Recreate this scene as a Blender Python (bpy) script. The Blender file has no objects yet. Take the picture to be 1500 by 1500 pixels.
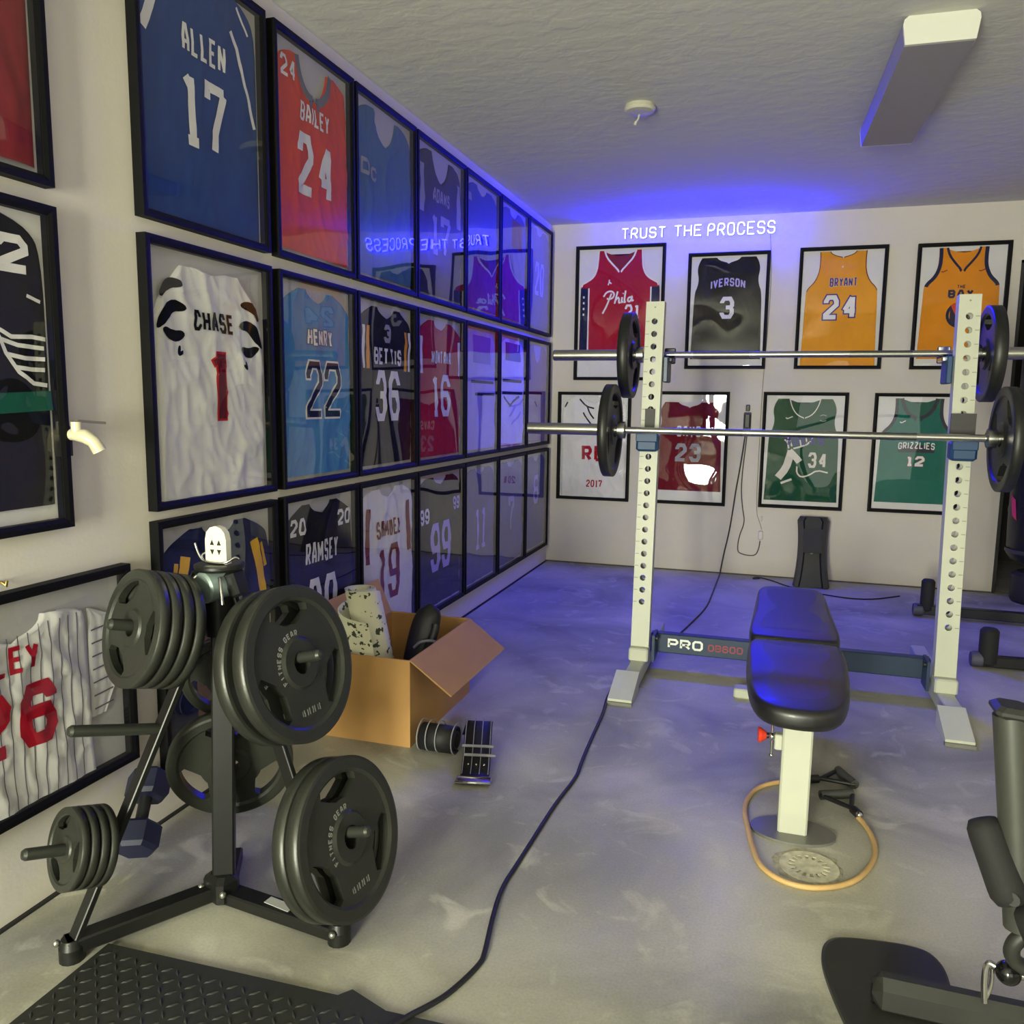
import bpy, math, random
from math import sin, cos, pi, radians, sqrt, atan2
from mathutils import Vector, Matrix, noise

sc = bpy.context.scene
COL = sc.collection

# ------------------------------------------------------------------ camera
H = 2.44
cam_d = bpy.data.cameras.new('camera')
cam_d.sensor_fit = 'HORIZONTAL'; cam_d.sensor_width = 36.0
cam_d.lens = 36.0 * 1207.56 / 1500.0
cam_d.clip_start = 0.02
cam = bpy.data.objects.new('camera', cam_d); COL.objects.link(cam)
def aim(o, C, yaw, pitch, roll):
    y, p, r = radians(yaw), radians(pitch), radians(roll)
    fwd = Vector((sin(y)*cos(p), cos(y)*cos(p), -sin(p)))
    right = Vector((cos(y), -sin(y), 0)); up = right.cross(fwd)
    r2 = right*cos(r) + up*sin(r); u2 = -right*sin(r) + up*cos(r)
    o.matrix_world = Matrix(((r2.x, u2.x, -fwd.x, C[0]), (r2.y, u2.y, -fwd.y, C[1]), (r2.z, u2.z, -fwd.z, C[2]), (0, 0, 0, 1)))
aim(cam, (1.59241, -5.91477, 1.19081), -17.5003, 7.6689, 0.7372)
sc.camera = cam

# ------------------------------------------------------------------ world, daylight, exposure
w = bpy.data.worlds.new('World'); sc.world = w; w.use_nodes = True
bg = w.node_tree.nodes['Background']
bg.inputs[0].default_value = (0.80, 0.86, 0.72, 1); bg.inputs[1].default_value = 0.55
def area(name, loc, rot, sx, sy, power, col):
    l = bpy.data.lights.new(name, 'AREA'); l.shape = 'RECTANGLE'; l.size = sx; l.size_y = sy
    l.energy = power; l.color = col
    o = bpy.data.objects.new(name, l); COL.objects.link(o); o.location = loc; o.rotation_euler = rot
    return o
# daylight through the glazed side door behind the photographer, plus an added fill lamp
area('door_daylight', (0.75, -8.46, 1.0), (radians(90), 0, 0), 0.80, 1.5, 375, (1.0, 1.0, 0.80))
area('garage_fill', (2.75, -8.46, 1.02), (radians(90), 0, 0), 2.2, 2.0, 34, (0.98, 1.0, 0.85))
vs = sc.view_settings
vs.view_transform = 'Standard'; vs.look = 'None'; vs.gamma = 1.0; vs.use_curve_mapping = False
vs.exposure = -0.14
sc.cycles.use_denoising = True
sc.cycles.max_bounces = 8; sc.cycles.diffuse_bounces = 5; sc.cycles.glossy_bounces = 3
sc.cycles.transparent_max_bounces = 10; sc.cycles.caustics_reflective = False; sc.cycles.caustics_refractive = False
sc.cycles.sample_clamp_indirect = 6.0

# ------------------------------------------------------------------ materials
def lin(c):
    if isinstance(c, str):
        c = [int(c[i:i+2], 16)/255 for i in (1, 3, 5)]
        c = [x/12.92 if x <= 0.04045 else ((x+0.055)/1.055)**2.4 for x in c]
    return tuple(c[:3]) + (1.0,)
MATS = {}
def mat(name, col, rough=0.6, metal=0.0, var=0.0, scale=8.0, bump=0.0, bscale=60.0, spec=0.5, coat=0.0, emit=None, es=1.0, detail=4.0):
    if name in MATS: return MATS[name]
    m = bpy.data.materials.new(name); m.use_nodes = True
    nt = m.node_tree; b = nt.nodes['Principled BSDF']
    c = lin(col)
    b.inputs['Base Color'].default_value = c
    b.inputs['Roughness'].default_value = rough; b.inputs['Metallic'].default_value = metal
    b.inputs['Specular IOR Level'].default_value = spec; b.inputs['Coat Weight'].default_value = coat
    tc = nt.nodes.new('ShaderNodeTexCoord')
    if var:
        n = nt.nodes.new('ShaderNodeTexNoise'); n.inputs['Scale'].default_value = scale; n.inputs['Detail'].default_value = detail
        nt.links.new(tc.outputs['Object'], n.inputs['Vector'])
        r = nt.nodes.new('ShaderNodeValToRGB')
        r.color_ramp.elements[0].position = 0.3; r.color_ramp.elements[1].position = 0.7
        r.color_ramp.elements[0].color = tuple(x*(1-var) for x in c[:3]) + (1,)
        r.color_ramp.elements[1].color = tuple(min(1, x*(1+var)) for x in c[:3]) + (1,)
        nt.links.new(n.outputs['Fac'], r.inputs['Fac']); nt.links.new(r.outputs['Color'], b.inputs['Base Color'])
    if bump:
        n2 = nt.nodes.new('ShaderNodeTexNoise'); n2.inputs['Scale'].default_value = bscale; n2.inputs['Detail'].default_value = detail
        nt.links.new(tc.outputs['Object'], n2.inputs['Vector'])
        bp = nt.nodes.new('ShaderNodeBump'); bp.inputs['Strength'].default_value = bump; bp.inputs['Distance'].default_value = 0.01
        nt.links.new(n2.outputs['Fac'], bp.inputs['Height']); nt.links.new(bp.outputs['Normal'], b.inputs['Normal'])
    if emit is not None:
        b.inputs['Emission Color'].default_value = lin(emit); b.inputs['Emission Strength'].default_value = es
    MATS[name] = m
    return m

def floor_mat():
    m = mat('concrete_floor', '#918f82', 0.62)
    nt = m.node_tree; b = nt.nodes['Principled BSDF']; L = nt.links.new
    tc = nt.nodes.new('ShaderNodeTexCoord')
    def nz(scale, det, dist=0.0, st=None):
        n = nt.nodes.new('ShaderNodeTexNoise'); n.inputs['Scale'].default_value = scale; n.inputs['Detail'].default_value = det
        n.inputs['Distortion'].default_value = dist; L(tc.outputs['Object'], n.inputs['Vector']); return n
    a = nz(1.6, 8, 0.8); r = nt.nodes.new('ShaderNodeValToRGB'); L(a.outputs['Fac'], r.inputs['Fac'])
    r.color_ramp.elements[0].position = 0.30; r.color_ramp.elements[0].color = lin('#7d7c72')
    r.color_ramp.elements[1].position = 0.66; r.color_ramp.elements[1].color = lin('#bbb9a9')
    s = nz(7, 10, 1.2); r2 = nt.nodes.new('ShaderNodeValToRGB'); L(s.outputs['Fac'], r2.inputs['Fac'])
    r2.color_ramp.elements[0].position = 0.57; r2.color_ramp.elements[0].color = (0, 0, 0, 1)
    r2.color_ramp.elements[1].position = 0.72; r2.color_ramp.elements[1].color = (0.55, 0.55, 0.55, 1)
    mx = nt.nodes.new('ShaderNodeMixRGB'); mx.inputs[2].default_value = lin('#cfcdbb')
    L(r2.outputs['Color'], mx.inputs[0]); L(r.outputs['Color'], mx.inputs[1])
    g = nz(160, 3); mx2 = nt.nodes.new('ShaderNodeMixRGB'); mx2.blend_type = 'MULTIPLY'; mx2.inputs[0].default_value = 0.35
    L(mx.outputs[0], mx2.inputs[1]); L(g.outputs['Fac'], mx2.inputs[2])
    g2 = nt.nodes.new('ShaderNodeMixRGB'); g2.blend_type = 'MULTIPLY'; g2.inputs[0].default_value = 1; g2.inputs[2].default_value = (1.16, 1.16, 1.16, 1)
    L(mx2.outputs[0], g2.inputs[1]); L(g2.outputs[0], b.inputs['Base Color'])
    rr = nt.nodes.new('ShaderNodeMapRange'); rr.inputs['To Min'].default_value = 0.42; rr.inputs['To Max'].default_value = 0.75
    L(s.outputs['Fac'], rr.inputs['Value']); L(rr.outputs[0], b.inputs['Roughness'])
    bp = nt.nodes.new('ShaderNodeBump'); bp.inputs['Strength'].default_value = 0.12; bp.inputs['Distance'].default_value = 0.004
    L(s.outputs['Fac'], bp.inputs['Height']); L(bp.outputs['Normal'], b.inputs['Normal'])
    return m
def ceiling_mat():
    m = mat('knockdown_ceiling', '#c3c3ba', 0.9)
    nt = m.node_tree; b = nt.nodes['Principled BSDF']; L = nt.links.new
    tc = nt.nodes.new('ShaderNodeTexCoord')
    n = nt.nodes.new('ShaderNodeTexNoise'); n.inputs['Scale'].default_value = 13; n.inputs['Detail'].default_value = 6; n.inputs['Distortion'].default_value = 0.3
    mp = nt.nodes.new('ShaderNodeMapping'); mp.inputs['Scale'].default_value = (0.8, 1.15, 1)
    L(tc.outputs['Object'], mp.inputs['Vector']); L(mp.outputs[0], n.inputs['Vector'])
    r = nt.nodes.new('ShaderNodeValToRGB'); L(n.outputs['Fac'], r.inputs['Fac'])
    r.color_ramp.elements[0].position = 0.4; r.color_ramp.elements[1].position = 0.62
    bp = nt.nodes.new('ShaderNodeBump'); bp.inputs['Strength'].default_value = 0.25; bp.inputs['Distance'].default_value = 0.005
    L(r.outputs['Color'], bp.inputs['Height']); L(bp.outputs['Normal'], b.inputs['Normal'])
    return m
def glass_mat(name='acrylic_pane', wav=0.06, sc_=2.2, ior=1.5, gain=1.45):
    m = bpy.data.materials.new(name); m.use_nodes = True; nt = m.node_tree; nt.nodes.clear(); L = nt.links.new
    o = nt.nodes.new('ShaderNodeOutputMaterial'); mix = nt.nodes.new('ShaderNodeMixShader')
    t = nt.nodes.new('ShaderNodeBsdfTransparent'); g = nt.nodes.new('ShaderNodeBsdfGlossy'); g.inputs['Roughness'].default_value = 0.015
    f = nt.nodes.new('ShaderNodeFresnel'); f.inputs['IOR'].default_value = ior
    ge = nt.nodes.new('ShaderNodeNewGeometry'); mr = nt.nodes.new('ShaderNodeMapRange')      # a thin sheet: the same from both sides
    mr.inputs['To Min'].default_value = ior; mr.inputs['To Max'].default_value = 1/ior
    L(ge.outputs['Backfacing'], mr.inputs['Value']); L(mr.outputs[0], f.inputs['IOR'])
    mu = nt.nodes.new('ShaderNodeMath'); mu.operation = 'MULTIPLY'; mu.inputs[1].default_value = gain; mu.use_clamp = True
    L(f.outputs[0], mu.inputs[0]); L(mu.outputs[0], mix.inputs[0]); L(t.outputs[0], mix.inputs[1]); L(g.outputs[0], mix.inputs[2])
    tc = nt.nodes.new('ShaderNodeTexCoord'); oi = nt.nodes.new('ShaderNodeObjectInfo')
    ad = nt.nodes.new('ShaderNodeVectorMath'); ad.operation = 'ADD'
    L(tc.outputs['Object'], ad.inputs[0]); L(oi.outputs['Location'], ad.inputs[1])
    n = nt.nodes.new('ShaderNodeTexNoise'); n.inputs['Scale'].default_value = sc_; n.inputs['Detail'].default_value = 1.0
    L(ad.outputs[0], n.inputs['Vector'])
    bp = nt.nodes.new('ShaderNodeBump'); bp.inputs['Strength'].default_value = 1.0; bp.inputs['Distance'].default_value = wav
    L(n.outputs['Fac'], bp.inputs['Height']); L(bp.outputs['Normal'], g.inputs['Normal'])
    L(mix.outputs[0], o.inputs['Surface']); MATS[name] = m
    return m

# ------------------------------------------------------------------ mesh building
def rotm(ax, deg): return Matrix.Rotation(radians(deg), 3, ax)
def basis(d, up=(0, 0, 1)):
    z = Vector(d).normalized(); u = Vector(up)
    if abs(z.dot(u)) > 0.98: u = Vector((1, 0, 0))
    x = u.cross(z).normalized(); y = z.cross(x)
    return x, y, z
class MB:
    def __init__(s): s.v = []; s.f = []; s.sm = []
    def add(s, vs, fs, smooth=False):
        k = len(s.v); s.v += [tuple(p) for p in vs]; s.f += [tuple(i+k for i in f) for f in fs]; s.sm += [smooth]*len(fs); return s
    def box(s, c, sz, R=None, bev=0.0):
        c = Vector(c); x, y, z = sz[0]/2, sz[1]/2, sz[2]/2
        if bev <= 0:
            P = [(-x,-y,-z),(x,-y,-z),(x,y,-z),(-x,y,-z),(-x,-y,z),(x,-y,z),(x,y,z),(-x,y,z)]
            F = [(0,3,2,1),(4,5,6,7),(0,1,5,4),(1,2,6,5),(2,3,7,6),(3,0,4,7)]
        else:
            b = min(bev, x*.9, y*.9, z*.9); P = []; F = []
            def ring(ix, iy, zz): return [(-ix,-iy+b,zz),(-ix+b,-iy,zz),(ix-b,-iy,zz),(ix,-iy+b,zz),(ix,iy-b,zz),(ix-b,iy,zz),(-ix+b,iy,zz),(-ix,iy-b,zz)]
            for ix, iy, zz in ((x-b, y-b, -z), (x, y, -z+b), (x, y, z-b), (x-b, y-b, z)): P += ring(ix, iy, zz)
            for k in range(3):
                for i in range(8):
                    j = (i+1) % 8; F.append((k*8+i, k*8+j, k*8+8+j, k*8+8+i))
            F.append(tuple(range(7, -1, -1))); F.append(tuple(range(24, 32)))
        if R is not None: P = [R @ Vector(p) for p in P]
        return s.add([Vector(p)+c for p in P], F)
    def bar(s, a, b, w_, h_, up=(0, 0, 1), bev=0.0):
        a = Vector(a); b = Vector(b); x, y, z = basis(b-a, up)
        R = Matrix((x, y, z)).transposed()
        return s.box((a+b)/2, (w_, h_, (b-a).length), R, bev)
    def tube(s, pts, r, n=10, caps=True, closed=False):
        pts = [Vector(p) for p in pts]; m = len(pts)
        rs = r if isinstance(r, (list, tuple)) else [r]*m
        V = []; F = []
        up = None
        for i, p in enumerate(pts):
            a = pts[(i-1) % m] if (closed or i > 0) else p
            b = pts[(i+1) % m] if (closed or i < m-1) else p
            t = (b-a).normalized() if (b-a).length > 1e-9 else Vector((0, 0, 1))
            if up is None:
                up = Vector((0, 0, 1)) if abs(t.z) < 0.9 else Vector((1, 0, 0))
            x = up - t*up.dot(t)
            x = x.normalized() if x.length > 1e-6 else basis(t)[0]
            y = t.cross(x); up = x
            V += [p + (x*cos(2*pi*k/n) + y*sin(2*pi*k/n))*rs[i] for k in range(n)]
        for i in range(m if closed else m-1):
            j = (i+1) % m
            for k in range(n):
                l = (k+1) % n; F.append((i*n+k, i*n+l, j*n+l, j*n+k))
        s.add(V, F, True)
        if caps and not closed:
            s.add(V[:n], [tuple(range(n-1, -1, -1))]); s.add(V[-n:], [tuple(range(n))])
        return s
    def lathe(s, prof, n=24, o=(0, 0, 0), d=(0, 0, 1), caps=True, smooth=True, split=True):
        o = Vector(o); x, y, z = basis(d)
        def ring(r, h): return [o + z*h + (x*cos(2*pi*k/n) + y*sin(2*pi*k/n))*r for k in range(n)]
        if split:
            for (r0, h0), (r1, h1) in zip(prof, prof[1:]):
                V = ring(r0, h0)+ring(r1, h1)
                s.add(V, [(k, (k+1) % n, n+(k+1) % n, n+k) for k in range(n)], smooth)
        else:
            V = []; F = []
            for r, h in prof: V += ring(r, h)
            for i in range(len(prof)-1):
                F += [(i*n+k, i*n+(k+1) % n, (i+1)*n+(k+1) % n, (i+1)*n+k) for k in range(n)]
            s.add(V, F, smooth)
        if caps:
            if prof[0][0] > 1e-5: s.add(ring(*prof[0]), [tuple(range(n-1, -1, -1))])
            if prof[-1][0] > 1e-5: s.add(ring(*prof[-1]), [tuple(range(n))])
        return s
    def loft(s, rings, caps=True, smooth=False, closed=True):
        n = len(rings[0]); V = [p for r in rings for p in r]; F = []
        for i in range(len(rings)-1):
            for k in range(n if closed else n-1):
                l = (k+1) % n; F.append((i*n+k, i*n+l, (i+1)*n+l, (i+1)*n+k))
        s.add(V, F, smooth)
        if caps: s.add(rings[0], [tuple(range(n-1, -1, -1))]); s.add(rings[-1], [tuple(range(n))])
        return s
    def sphere(s, c, r, n=16, m=10, sq=(1, 1, 1)):
        c = Vector(c); P = []
        for i in range(m+1):
            a = -pi/2 + pi*i/m
            P.append([c + Vector((cos(a)*cos(2*pi*k/n)*r*sq[0], cos(a)*sin(2*pi*k/n)*r*sq[1], sin(a)*r*sq[2])) for k in range(n)])
        return s.loft(P, False, True)
    def xf(s, fn): s.v = [tuple(fn(Vector(p))) for p in s.v]; return s
    def mesh(s, name, m):
        me = bpy.data.meshes.new(name); me.from_pydata(s.v, [], s.f); me.validate()
        me.polygons.foreach_set('use_smooth', s.sm[:len(me.polygons)]) if len(s.sm) == len(me.polygons) else None
        if m: me.materials.append(m)
        me.update(); return me
    def build(s, name, m, parent=None, label=None):
        return link(name, s.mesh(name, m), parent, label)
def link(name, me, parent=None, label=None):
    o = bpy.data.objects.new(name, me); COL.objects.link(o)
    if parent: o.parent = parent
    if label: o['label'] = label
    return o
def thing(name, label, cat, loc=(0, 0, 0), rz=0.0, group=None):
    o = bpy.data.objects.new(name, None); COL.objects.link(o); o.empty_display_size = 0.05
    o.location = loc; o.rotation_euler = (0, 0, rz); o['label'] = label; o['category'] = cat
    if group: o['group'] = group
    return o
def tag(o, label, cat, group=None):
    o['label'] = label; o['category'] = cat
    if group: o['group'] = group
    return o
def struct(o): o['kind'] = 'structure'; return o
def smoothpts(P, it=2, closed=False):
    P = [Vector(p) for p in P]
    for _ in range(it):
        Q = [] if closed else [P[0]]
        n = len(P)
        for i in range(n if closed else n-1):
            a, b = P[i], P[(i+1) % n]
            Q += [a*0.75+b*0.25, a*0.25+b*0.75]
        if not closed: Q.append(P[-1])
        P = Q
    return P
def rrect(w_, h_, r, n=4):
    P = []
    for cx, cy, a0 in ((w_/2-r, h_/2-r, 0), (-w_/2+r, h_/2-r, 90), (-w_/2+r, -h_/2+r, 180), (w_/2-r, -h_/2+r, 270)):
        for k in range(n+1):
            a = radians(a0+90*k/n); P.append((cx+r*cos(a), cy+r*sin(a)))
    return P

# ------------------------------------------------------------------ block lettering (strokes)
c = 0.2
GL = {
 'A': [[(0,0),(.06,.5),(.34,1),(.66,1),(.94,.5),(1,0)],[(.05,.33),(.95,.33)]],
 'B': [[(0,0),(0,1),(1-c,1),(1,1-c),(1,.5+c*.7),(1-c*.8,.5),(0,.5)],[(1-c*.8,.5),(1,.5-c*.7),(1,c),(1-c,0),(0,0)]],
 'C': [[(1,.7),(1,1-c),(1-c,1),(c,1),(0,1-c),(0,c),(c,0),(1-c,0),(1,c),(1,.3)]],
 'D': [[(0,0),(0,1),(1-c,1),(1,1-c),(1,c),(1-c,0),(0,0)]],
 'E': [[(1,1),(0,1),(0,0),(1,0)],[(0,.52),(.8,.52)]],
 'F': [[(1,1),(0,1),(0,0)],[(0,.52),(.8,.52)]],
 'G': [[(1,.7),(1,1-c),(1-c,1),(c,1),(0,1-c),(0,c),(c,0),(1-c,0),(1,c),(1,.45),(.55,.45)]],
 'H': [[(0,0),(0,1)],[(1,0),(1,1)],[(0,.5),(1,.5)]],
 'I': [[(.5,0),(.5,1)]],
 'J': [[(1,1),(1,c),(1-c,0),(c,0),(0,c),(0,.3)]],
 'K': [[(0,0),(0,1)],[(1,1),(0,.42)],[(.3,.6),(1,0)]],
 'L': [[(0,1),(0,0),(1,0)]],
 'M': [[(0,0),(0,1)],[(1,1),(1,0)],[(0,.92),(.5,.35),(1,.92)]],
 'N': [[(0,0),(0,1)],[(0,.9),(1,.1)],[(1,0),(1,1)]],
 'O': [[(c,0),(0,c),(0,1-c),(c,1),(1-c,1),(1,1-c),(1,c),(1-c,0),(c,0)]],
 'P': [[(0,0),(0,1),(1-c,1),(1,1-c),(1,.45+c),(1-c,.45),(0,.45)]],
 'R': [[(0,0),(0,1),(1-c,1),(1,1-c),(1,.45+c),(1-c,.45),(0,.45)],[(.5,.45),(1,0)]],
 'S': [[(1,.75),(1,1-c),(1-c,1),(c,1),(0,1-c),(0,.5+c*.6),(c*.8,.5),(1-c*.8,.5),(1,.5-c*.6),(1,c),(1-c,0),(c,0),(0,c),(0,.25)]],
 'T': [[(0,1),(1,1)],[(.5,1),(.5,0)]],
 'U': [[(0,1),(0,c),(c,0),(1-c,0),(1,c),(1,1)]],
 'V': [[(0,1),(.5,0),(1,1)]],
 'W': [[(0,1),(.25,0),(.5,.75),(.75,0),(1,1)]],
 'X': [[(0,0),(1,1)],[(0,1),(1,0)]],
 'Y': [[(0,1),(.5,.48),(1,1)],[(.5,.48),(.5,0)]],
 'Z': [[(0,1),(1,1)],[(1,.94),(0,.06)],[(0,0),(1,0)]],
 '0': [[(c,0),(0,c),(0,1-c),(c,1),(1-c,1),(1,1-c),(1,c),(1-c,0),(c,0)]],
 '1': [[(.08,.86),(.55,.97)],[(.55,1),(.55,0)],[(.1,0),(1,0)]],
 '2': [[(0,.72),(0,1-c),(c,1),(1-c,1),(1,1-c),(1,.62),(0,.12),(0,0),(1,0)]],
 '3': [[(0,.76),(0,1-c),(c,1),(1-c,1),(1,1-c),(1,.5+c*.6),(1-c*.8,.52),(.4,.52)],[(1-c*.8,.52),(1,.5-c*.6),(1,c),(1-c,0),(c,0),(0,c),(0,.24)]],
 '4': [[(.74,0),(.74,1)],[(.70,.98),(.04,.34)],[(0,.3),(1,.3)]],
 '5': [[(1,1),(0,1),(0,.56),(1-c,.56),(1,.56-c),(1,c),(1-c,0),(c,0),(0,c)]],
 '6': [[(1,.76),(1,1-c),(1-c,1),(c,1),(0,1-c),(0,c),(c,0),(1-c,0),(1,c),(1,.55-c),(1-c,.55),(0,.55)]],
 '7': [[(0,.8),(0,1),(1,1)],[(.98,.97),(.42,.3),(.35,0)]],
 '8': [[(c,.52),(0,.52+c*.7),(0,1-c),(c,1),(1-c,1),(1,1-c),(1,.52+c*.7),(1-c,.52),(c,.52),(0,.52-c*.7),(0,c),(c,0),(1-c,0),(1,c),(1,.52-c*.7),(1-c,.52)]],
 '9': [[(0,.24),(0,c),(c,0),(1-c,0),(1,c),(1,1-c),(1-c,1),(c,1),(0,1-c),(0,.45+c),(c,.45),(1,.45)]],
 '.': [[(.45,0),(.55,0)]], '-': [[(.1,.5),(.9,.5)]],
}
NARROW = {'I': .35, '1': .72, '.': .3, 'M': 1.2, 'W': 1.25}
def text_strokes(txt, cx, cz, w_, h_, sw, gap=None):
    """centre lines of a line of block letters that fills w_ x h_, stroke width sw"""
    ws = [NARROW.get(ch, 1.0) if ch != ' ' else .55 for ch in txt]
    gap = sw*0.75 if gap is None else gap
    unit = (w_ - gap*(len(txt)-1)) / sum(ws)
    out = []; x = cx - w_/2
    for ch, k in zip(txt, ws):
        cw = unit*k
        for st in GL.get(ch, []):
            out.append([Vector((x + sw/2 + px*max(cw-sw, 0.0005), cz - h_/2 + sw/2 + pz*(h_-sw))) for px, pz in st])
        x += cw + gap
    return out
def resample(P, step):
    out = [P[0]]
    for a, b in zip(P, P[1:]):
        n = max(1, int((b-a).length/step + .5))
        out += [a + (b-a)*k/n for k in range(1, n+1)]
    return out
def strip(mb, P, width, fn, step=0.011, ext=0.0, taper=None):
    """a flat ribbon along 2D polyline P; fn maps (x, z) to 3D; mitred joins"""
    P = [Vector(p) for p in P]
    closed = (P[0]-P[-1]).length < 1e-6
    if closed: P = P[:-1]
    elif ext:
        P[0] = P[0] + (P[0]-P[1]).normalized()*ext; P[-1] = P[-1] + (P[-1]-P[-2]).normalized()*ext
    P = resample(P+[P[0]], step)[:-1] if closed else resample(P, step)
    n = len(P); V = []; nc = max(1, int(width/.011+.5))
    for i, p in enumerate(P):
        a = P[i-1] if (closed or i > 0) else None; b = P[(i+1) % n] if (closed or i < n-1) else None
        d1 = (p-a).normalized() if a is not None else (b-p).normalized()
        d2 = (b-p).normalized() if b is not None else d1
        n1 = Vector((-d1.y, d1.x)); n2 = Vector((-d2.y, d2.x)); m = n1+n2
        m = m.normalized() if m.length > 1e-4 else n1
        k = min(1/max(m.dot(n1), 0.35), 1.9)
        wd = width/2*k*(1 if taper is None else taper(i/(n-1 if n > 1 else 1)))
        V += [fn(*(p+m*wd*(1-2*q/nc))) for q in range(nc+1)]
    F = []
    for i in range(n if closed else n-1):
        j = (i+1) % n
        F += [(i*(nc+1)+q, i*(nc+1)+q+1, j*(nc+1)+q+1, j*(nc+1)+q) for q in range(nc)]
    mb.add(V, F, True)
# ------------------------------------------------------------------ the room
WALL = mat('wall_paint', '#d3cdbf', 0.85, var=0.025, scale=3, bump=0.04, bscale=90)
FLOOR = floor_mat(); CEIL = ceiling_mat()
DARKROOM = mat('closet_shade', '#2b2926', 0.9, var=0.1)  # dark colour puts the unlit room's shade into its walls
BLACK = mat('black_plastic', '#161616', 0.45); RUBBER = mat('black_rubber', '#1c1c1c', 0.6, bump=0.03, bscale=300)
YB = -8.35; XR = 4.3; DX0, DX1, DZ = 2.985, 3.885, 2.087
struct(MB().box((XR/2, (YB-0.6)/2+.6, -0.05), (XR+.4, -YB+2.0, 0.1)).build('floor', FLOOR))
struct(MB().box((XR/2, YB/2, H+.05), (XR+.2, -YB+.3, 0.1)).build('ceiling', CEIL))
struct(MB().box((-.05, YB/2, H/2), (.1, -YB+.2, H)).build('wall_left', WALL))
struct(MB().box((XR+.05, YB/2, H/2), (.1, -YB+.2, H)).build('wall_right', WALL))
m = MB(); m.box((DX0/2, .05, H/2), (DX0, .1, H)); m.box(((DX0+DX1)/2, .05, (H+DZ)/2), (DX1-DX0, .1, H-DZ)); m.box(((DX1+XR)/2, .05, H/2), (XR-DX1, .1, H))
struct(m.build('wall_back', WALL))
m = MB()
for x0, x1, z0, z1 in ((0, .35, 0, H), (.35, 1.15, 1.75, H), (.35, 1.15, 0, .25), (1.15, 1.65, 0, H), (1.65, 3.85, 2.05, H), (3.85, XR, 0, H)):
    m.box(((x0+x1)/2, YB-.05, (z0+z1)/2), (x1-x0, .1, z1-z0))
struct(m.build('wall_front', WALL))
m = MB(); m.box((.75, YB-.05, 1.0), (.05, .05, 1.5)); m.box((.75, YB-.05, 1.02), (.8, .05, .06))
struct(m.build('door_1', mat('door_white', '#d9d6cc', .5)))
# dark store room behind the doorway in the back wall
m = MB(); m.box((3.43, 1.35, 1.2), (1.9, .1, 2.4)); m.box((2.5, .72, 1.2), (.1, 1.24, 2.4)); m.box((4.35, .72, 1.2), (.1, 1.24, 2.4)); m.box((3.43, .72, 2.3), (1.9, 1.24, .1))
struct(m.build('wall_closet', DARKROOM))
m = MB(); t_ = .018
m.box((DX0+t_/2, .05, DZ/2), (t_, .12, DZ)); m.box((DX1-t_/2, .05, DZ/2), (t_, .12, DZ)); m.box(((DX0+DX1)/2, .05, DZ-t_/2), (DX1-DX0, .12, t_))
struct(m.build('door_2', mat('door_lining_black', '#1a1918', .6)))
struct(MB().box((.005, YB/2, .003), (.012, -YB, .006)).build('trim_1', mat('joint_dark', '#1d1b18', .9)))
struct(MB().box((XR/2, -.003, .004), (XR, .008, .008)).xf(lambda p: p if p.x < 3 or True else p).build('trim_2', mat('joint_brown', '#5b554b', .9)))  # grey-brown strip along the foot of the back wall

# ------------------------------------------------------------------ framed jerseys
FRAME = mat('frame_black', '#060607', 0.6, spec=.16)
BOARD = mat('mat_board', '#b9b7b4', 0.9, var=.03, scale=5)
BOARDW = mat('mat_board_white', '#dbd9d6', 0.9, var=.03, scale=5)
PANE = glass_mat('acrylic_pane', .010, 1.6); PANEB = glass_mat('acrylic_pane_wavy', .022, 1.9, 1.5, 1.0)
def fab(name, col, var=.07): return mat('fabric_'+name, col, .85, var=var, scale=6, spec=.12)
F_ = {k: fab(k, v) for k, v in dict(white='#e4e2de', royal='#1f3f7c', sky='#4d86b8', navy='#1c2244', black='#131315', red='#c3262c', orange='#d4462b',
      crimson='#a5142a', maroon='#6d1a26', darkred='#7d2028', gold='#e39a1f', amber='#dd8b17', green='#1c4a33', teal='#136556', purple='#3d2a80', violet='#7864b8',
      grey='#6f6d76', tan='#a58f7c', lilac='#b3a9d8', deepblue='#243a9a', slate='#33313f', cream='#d9d3c4', steel='#456a92', yellow='#d8a71e', silver='#9a9aa0', kelly='#1d5a4a').items()}
def P_(name): return F_[name]

def interp(pts, z):
    """pts: list of (z, x) with z falling; smooth between"""
    if z >= pts[0][0]: return pts[0][1]
    for (z0, x0), (z1, x1) in zip(pts, pts[1:]):
        if z1 <= z <= z0:
            t = (z0-z)/(z0-z1) if z0 > z1 else 0
            return x0 + (x1-x0)*t
    return pts[-1][1]
def curve(pts, it=2):
    return [(p.x, p.y) for p in smoothpts([(a, b, 0) for a, b in pts], it)]
OUT_FOOT = curve([(1, .25), (.985, .30), (.94, .43), (.89, .49), (.5, .49), (.0, .47)])
OUT_FULL = curve([(1, .30), (.97, .42), (.90, .49), (.5, .49), (0, .485)])
OUT_CHASE = curve([(1, .25), (.98, .28), (.86, .42), (.76, .475), (.3, .465), (0, .47)])
OUT_TANK = curve([(1, .29), (.93, .285), (.83, .29), (.74, .34), (.68, .43), (.64, .445), (.3, .455), (0, .47)])
OUT_WIDE = curve([(1, .36), (.95, .40), (.88, .42), (.80, .395), (.72, .41), (.66, .45), (.3, .46), (0, .475)])
NK_FOOT = curve([(1, .15), (.975, .13), (.945, .06), (.94, .0)])
NK_SCOOP = curve([(1, .19), (.93, .165), (.86, .11), (.825, .04), (.82, 0)])
NK_V = curve([(1, .18), (.93, .15), (.86, .075), (.80, .004), (.798, 0)], 1)
NK_BACK = curve([(1, .16), (.975, .13), (.955, .05), (.95, 0)])

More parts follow.
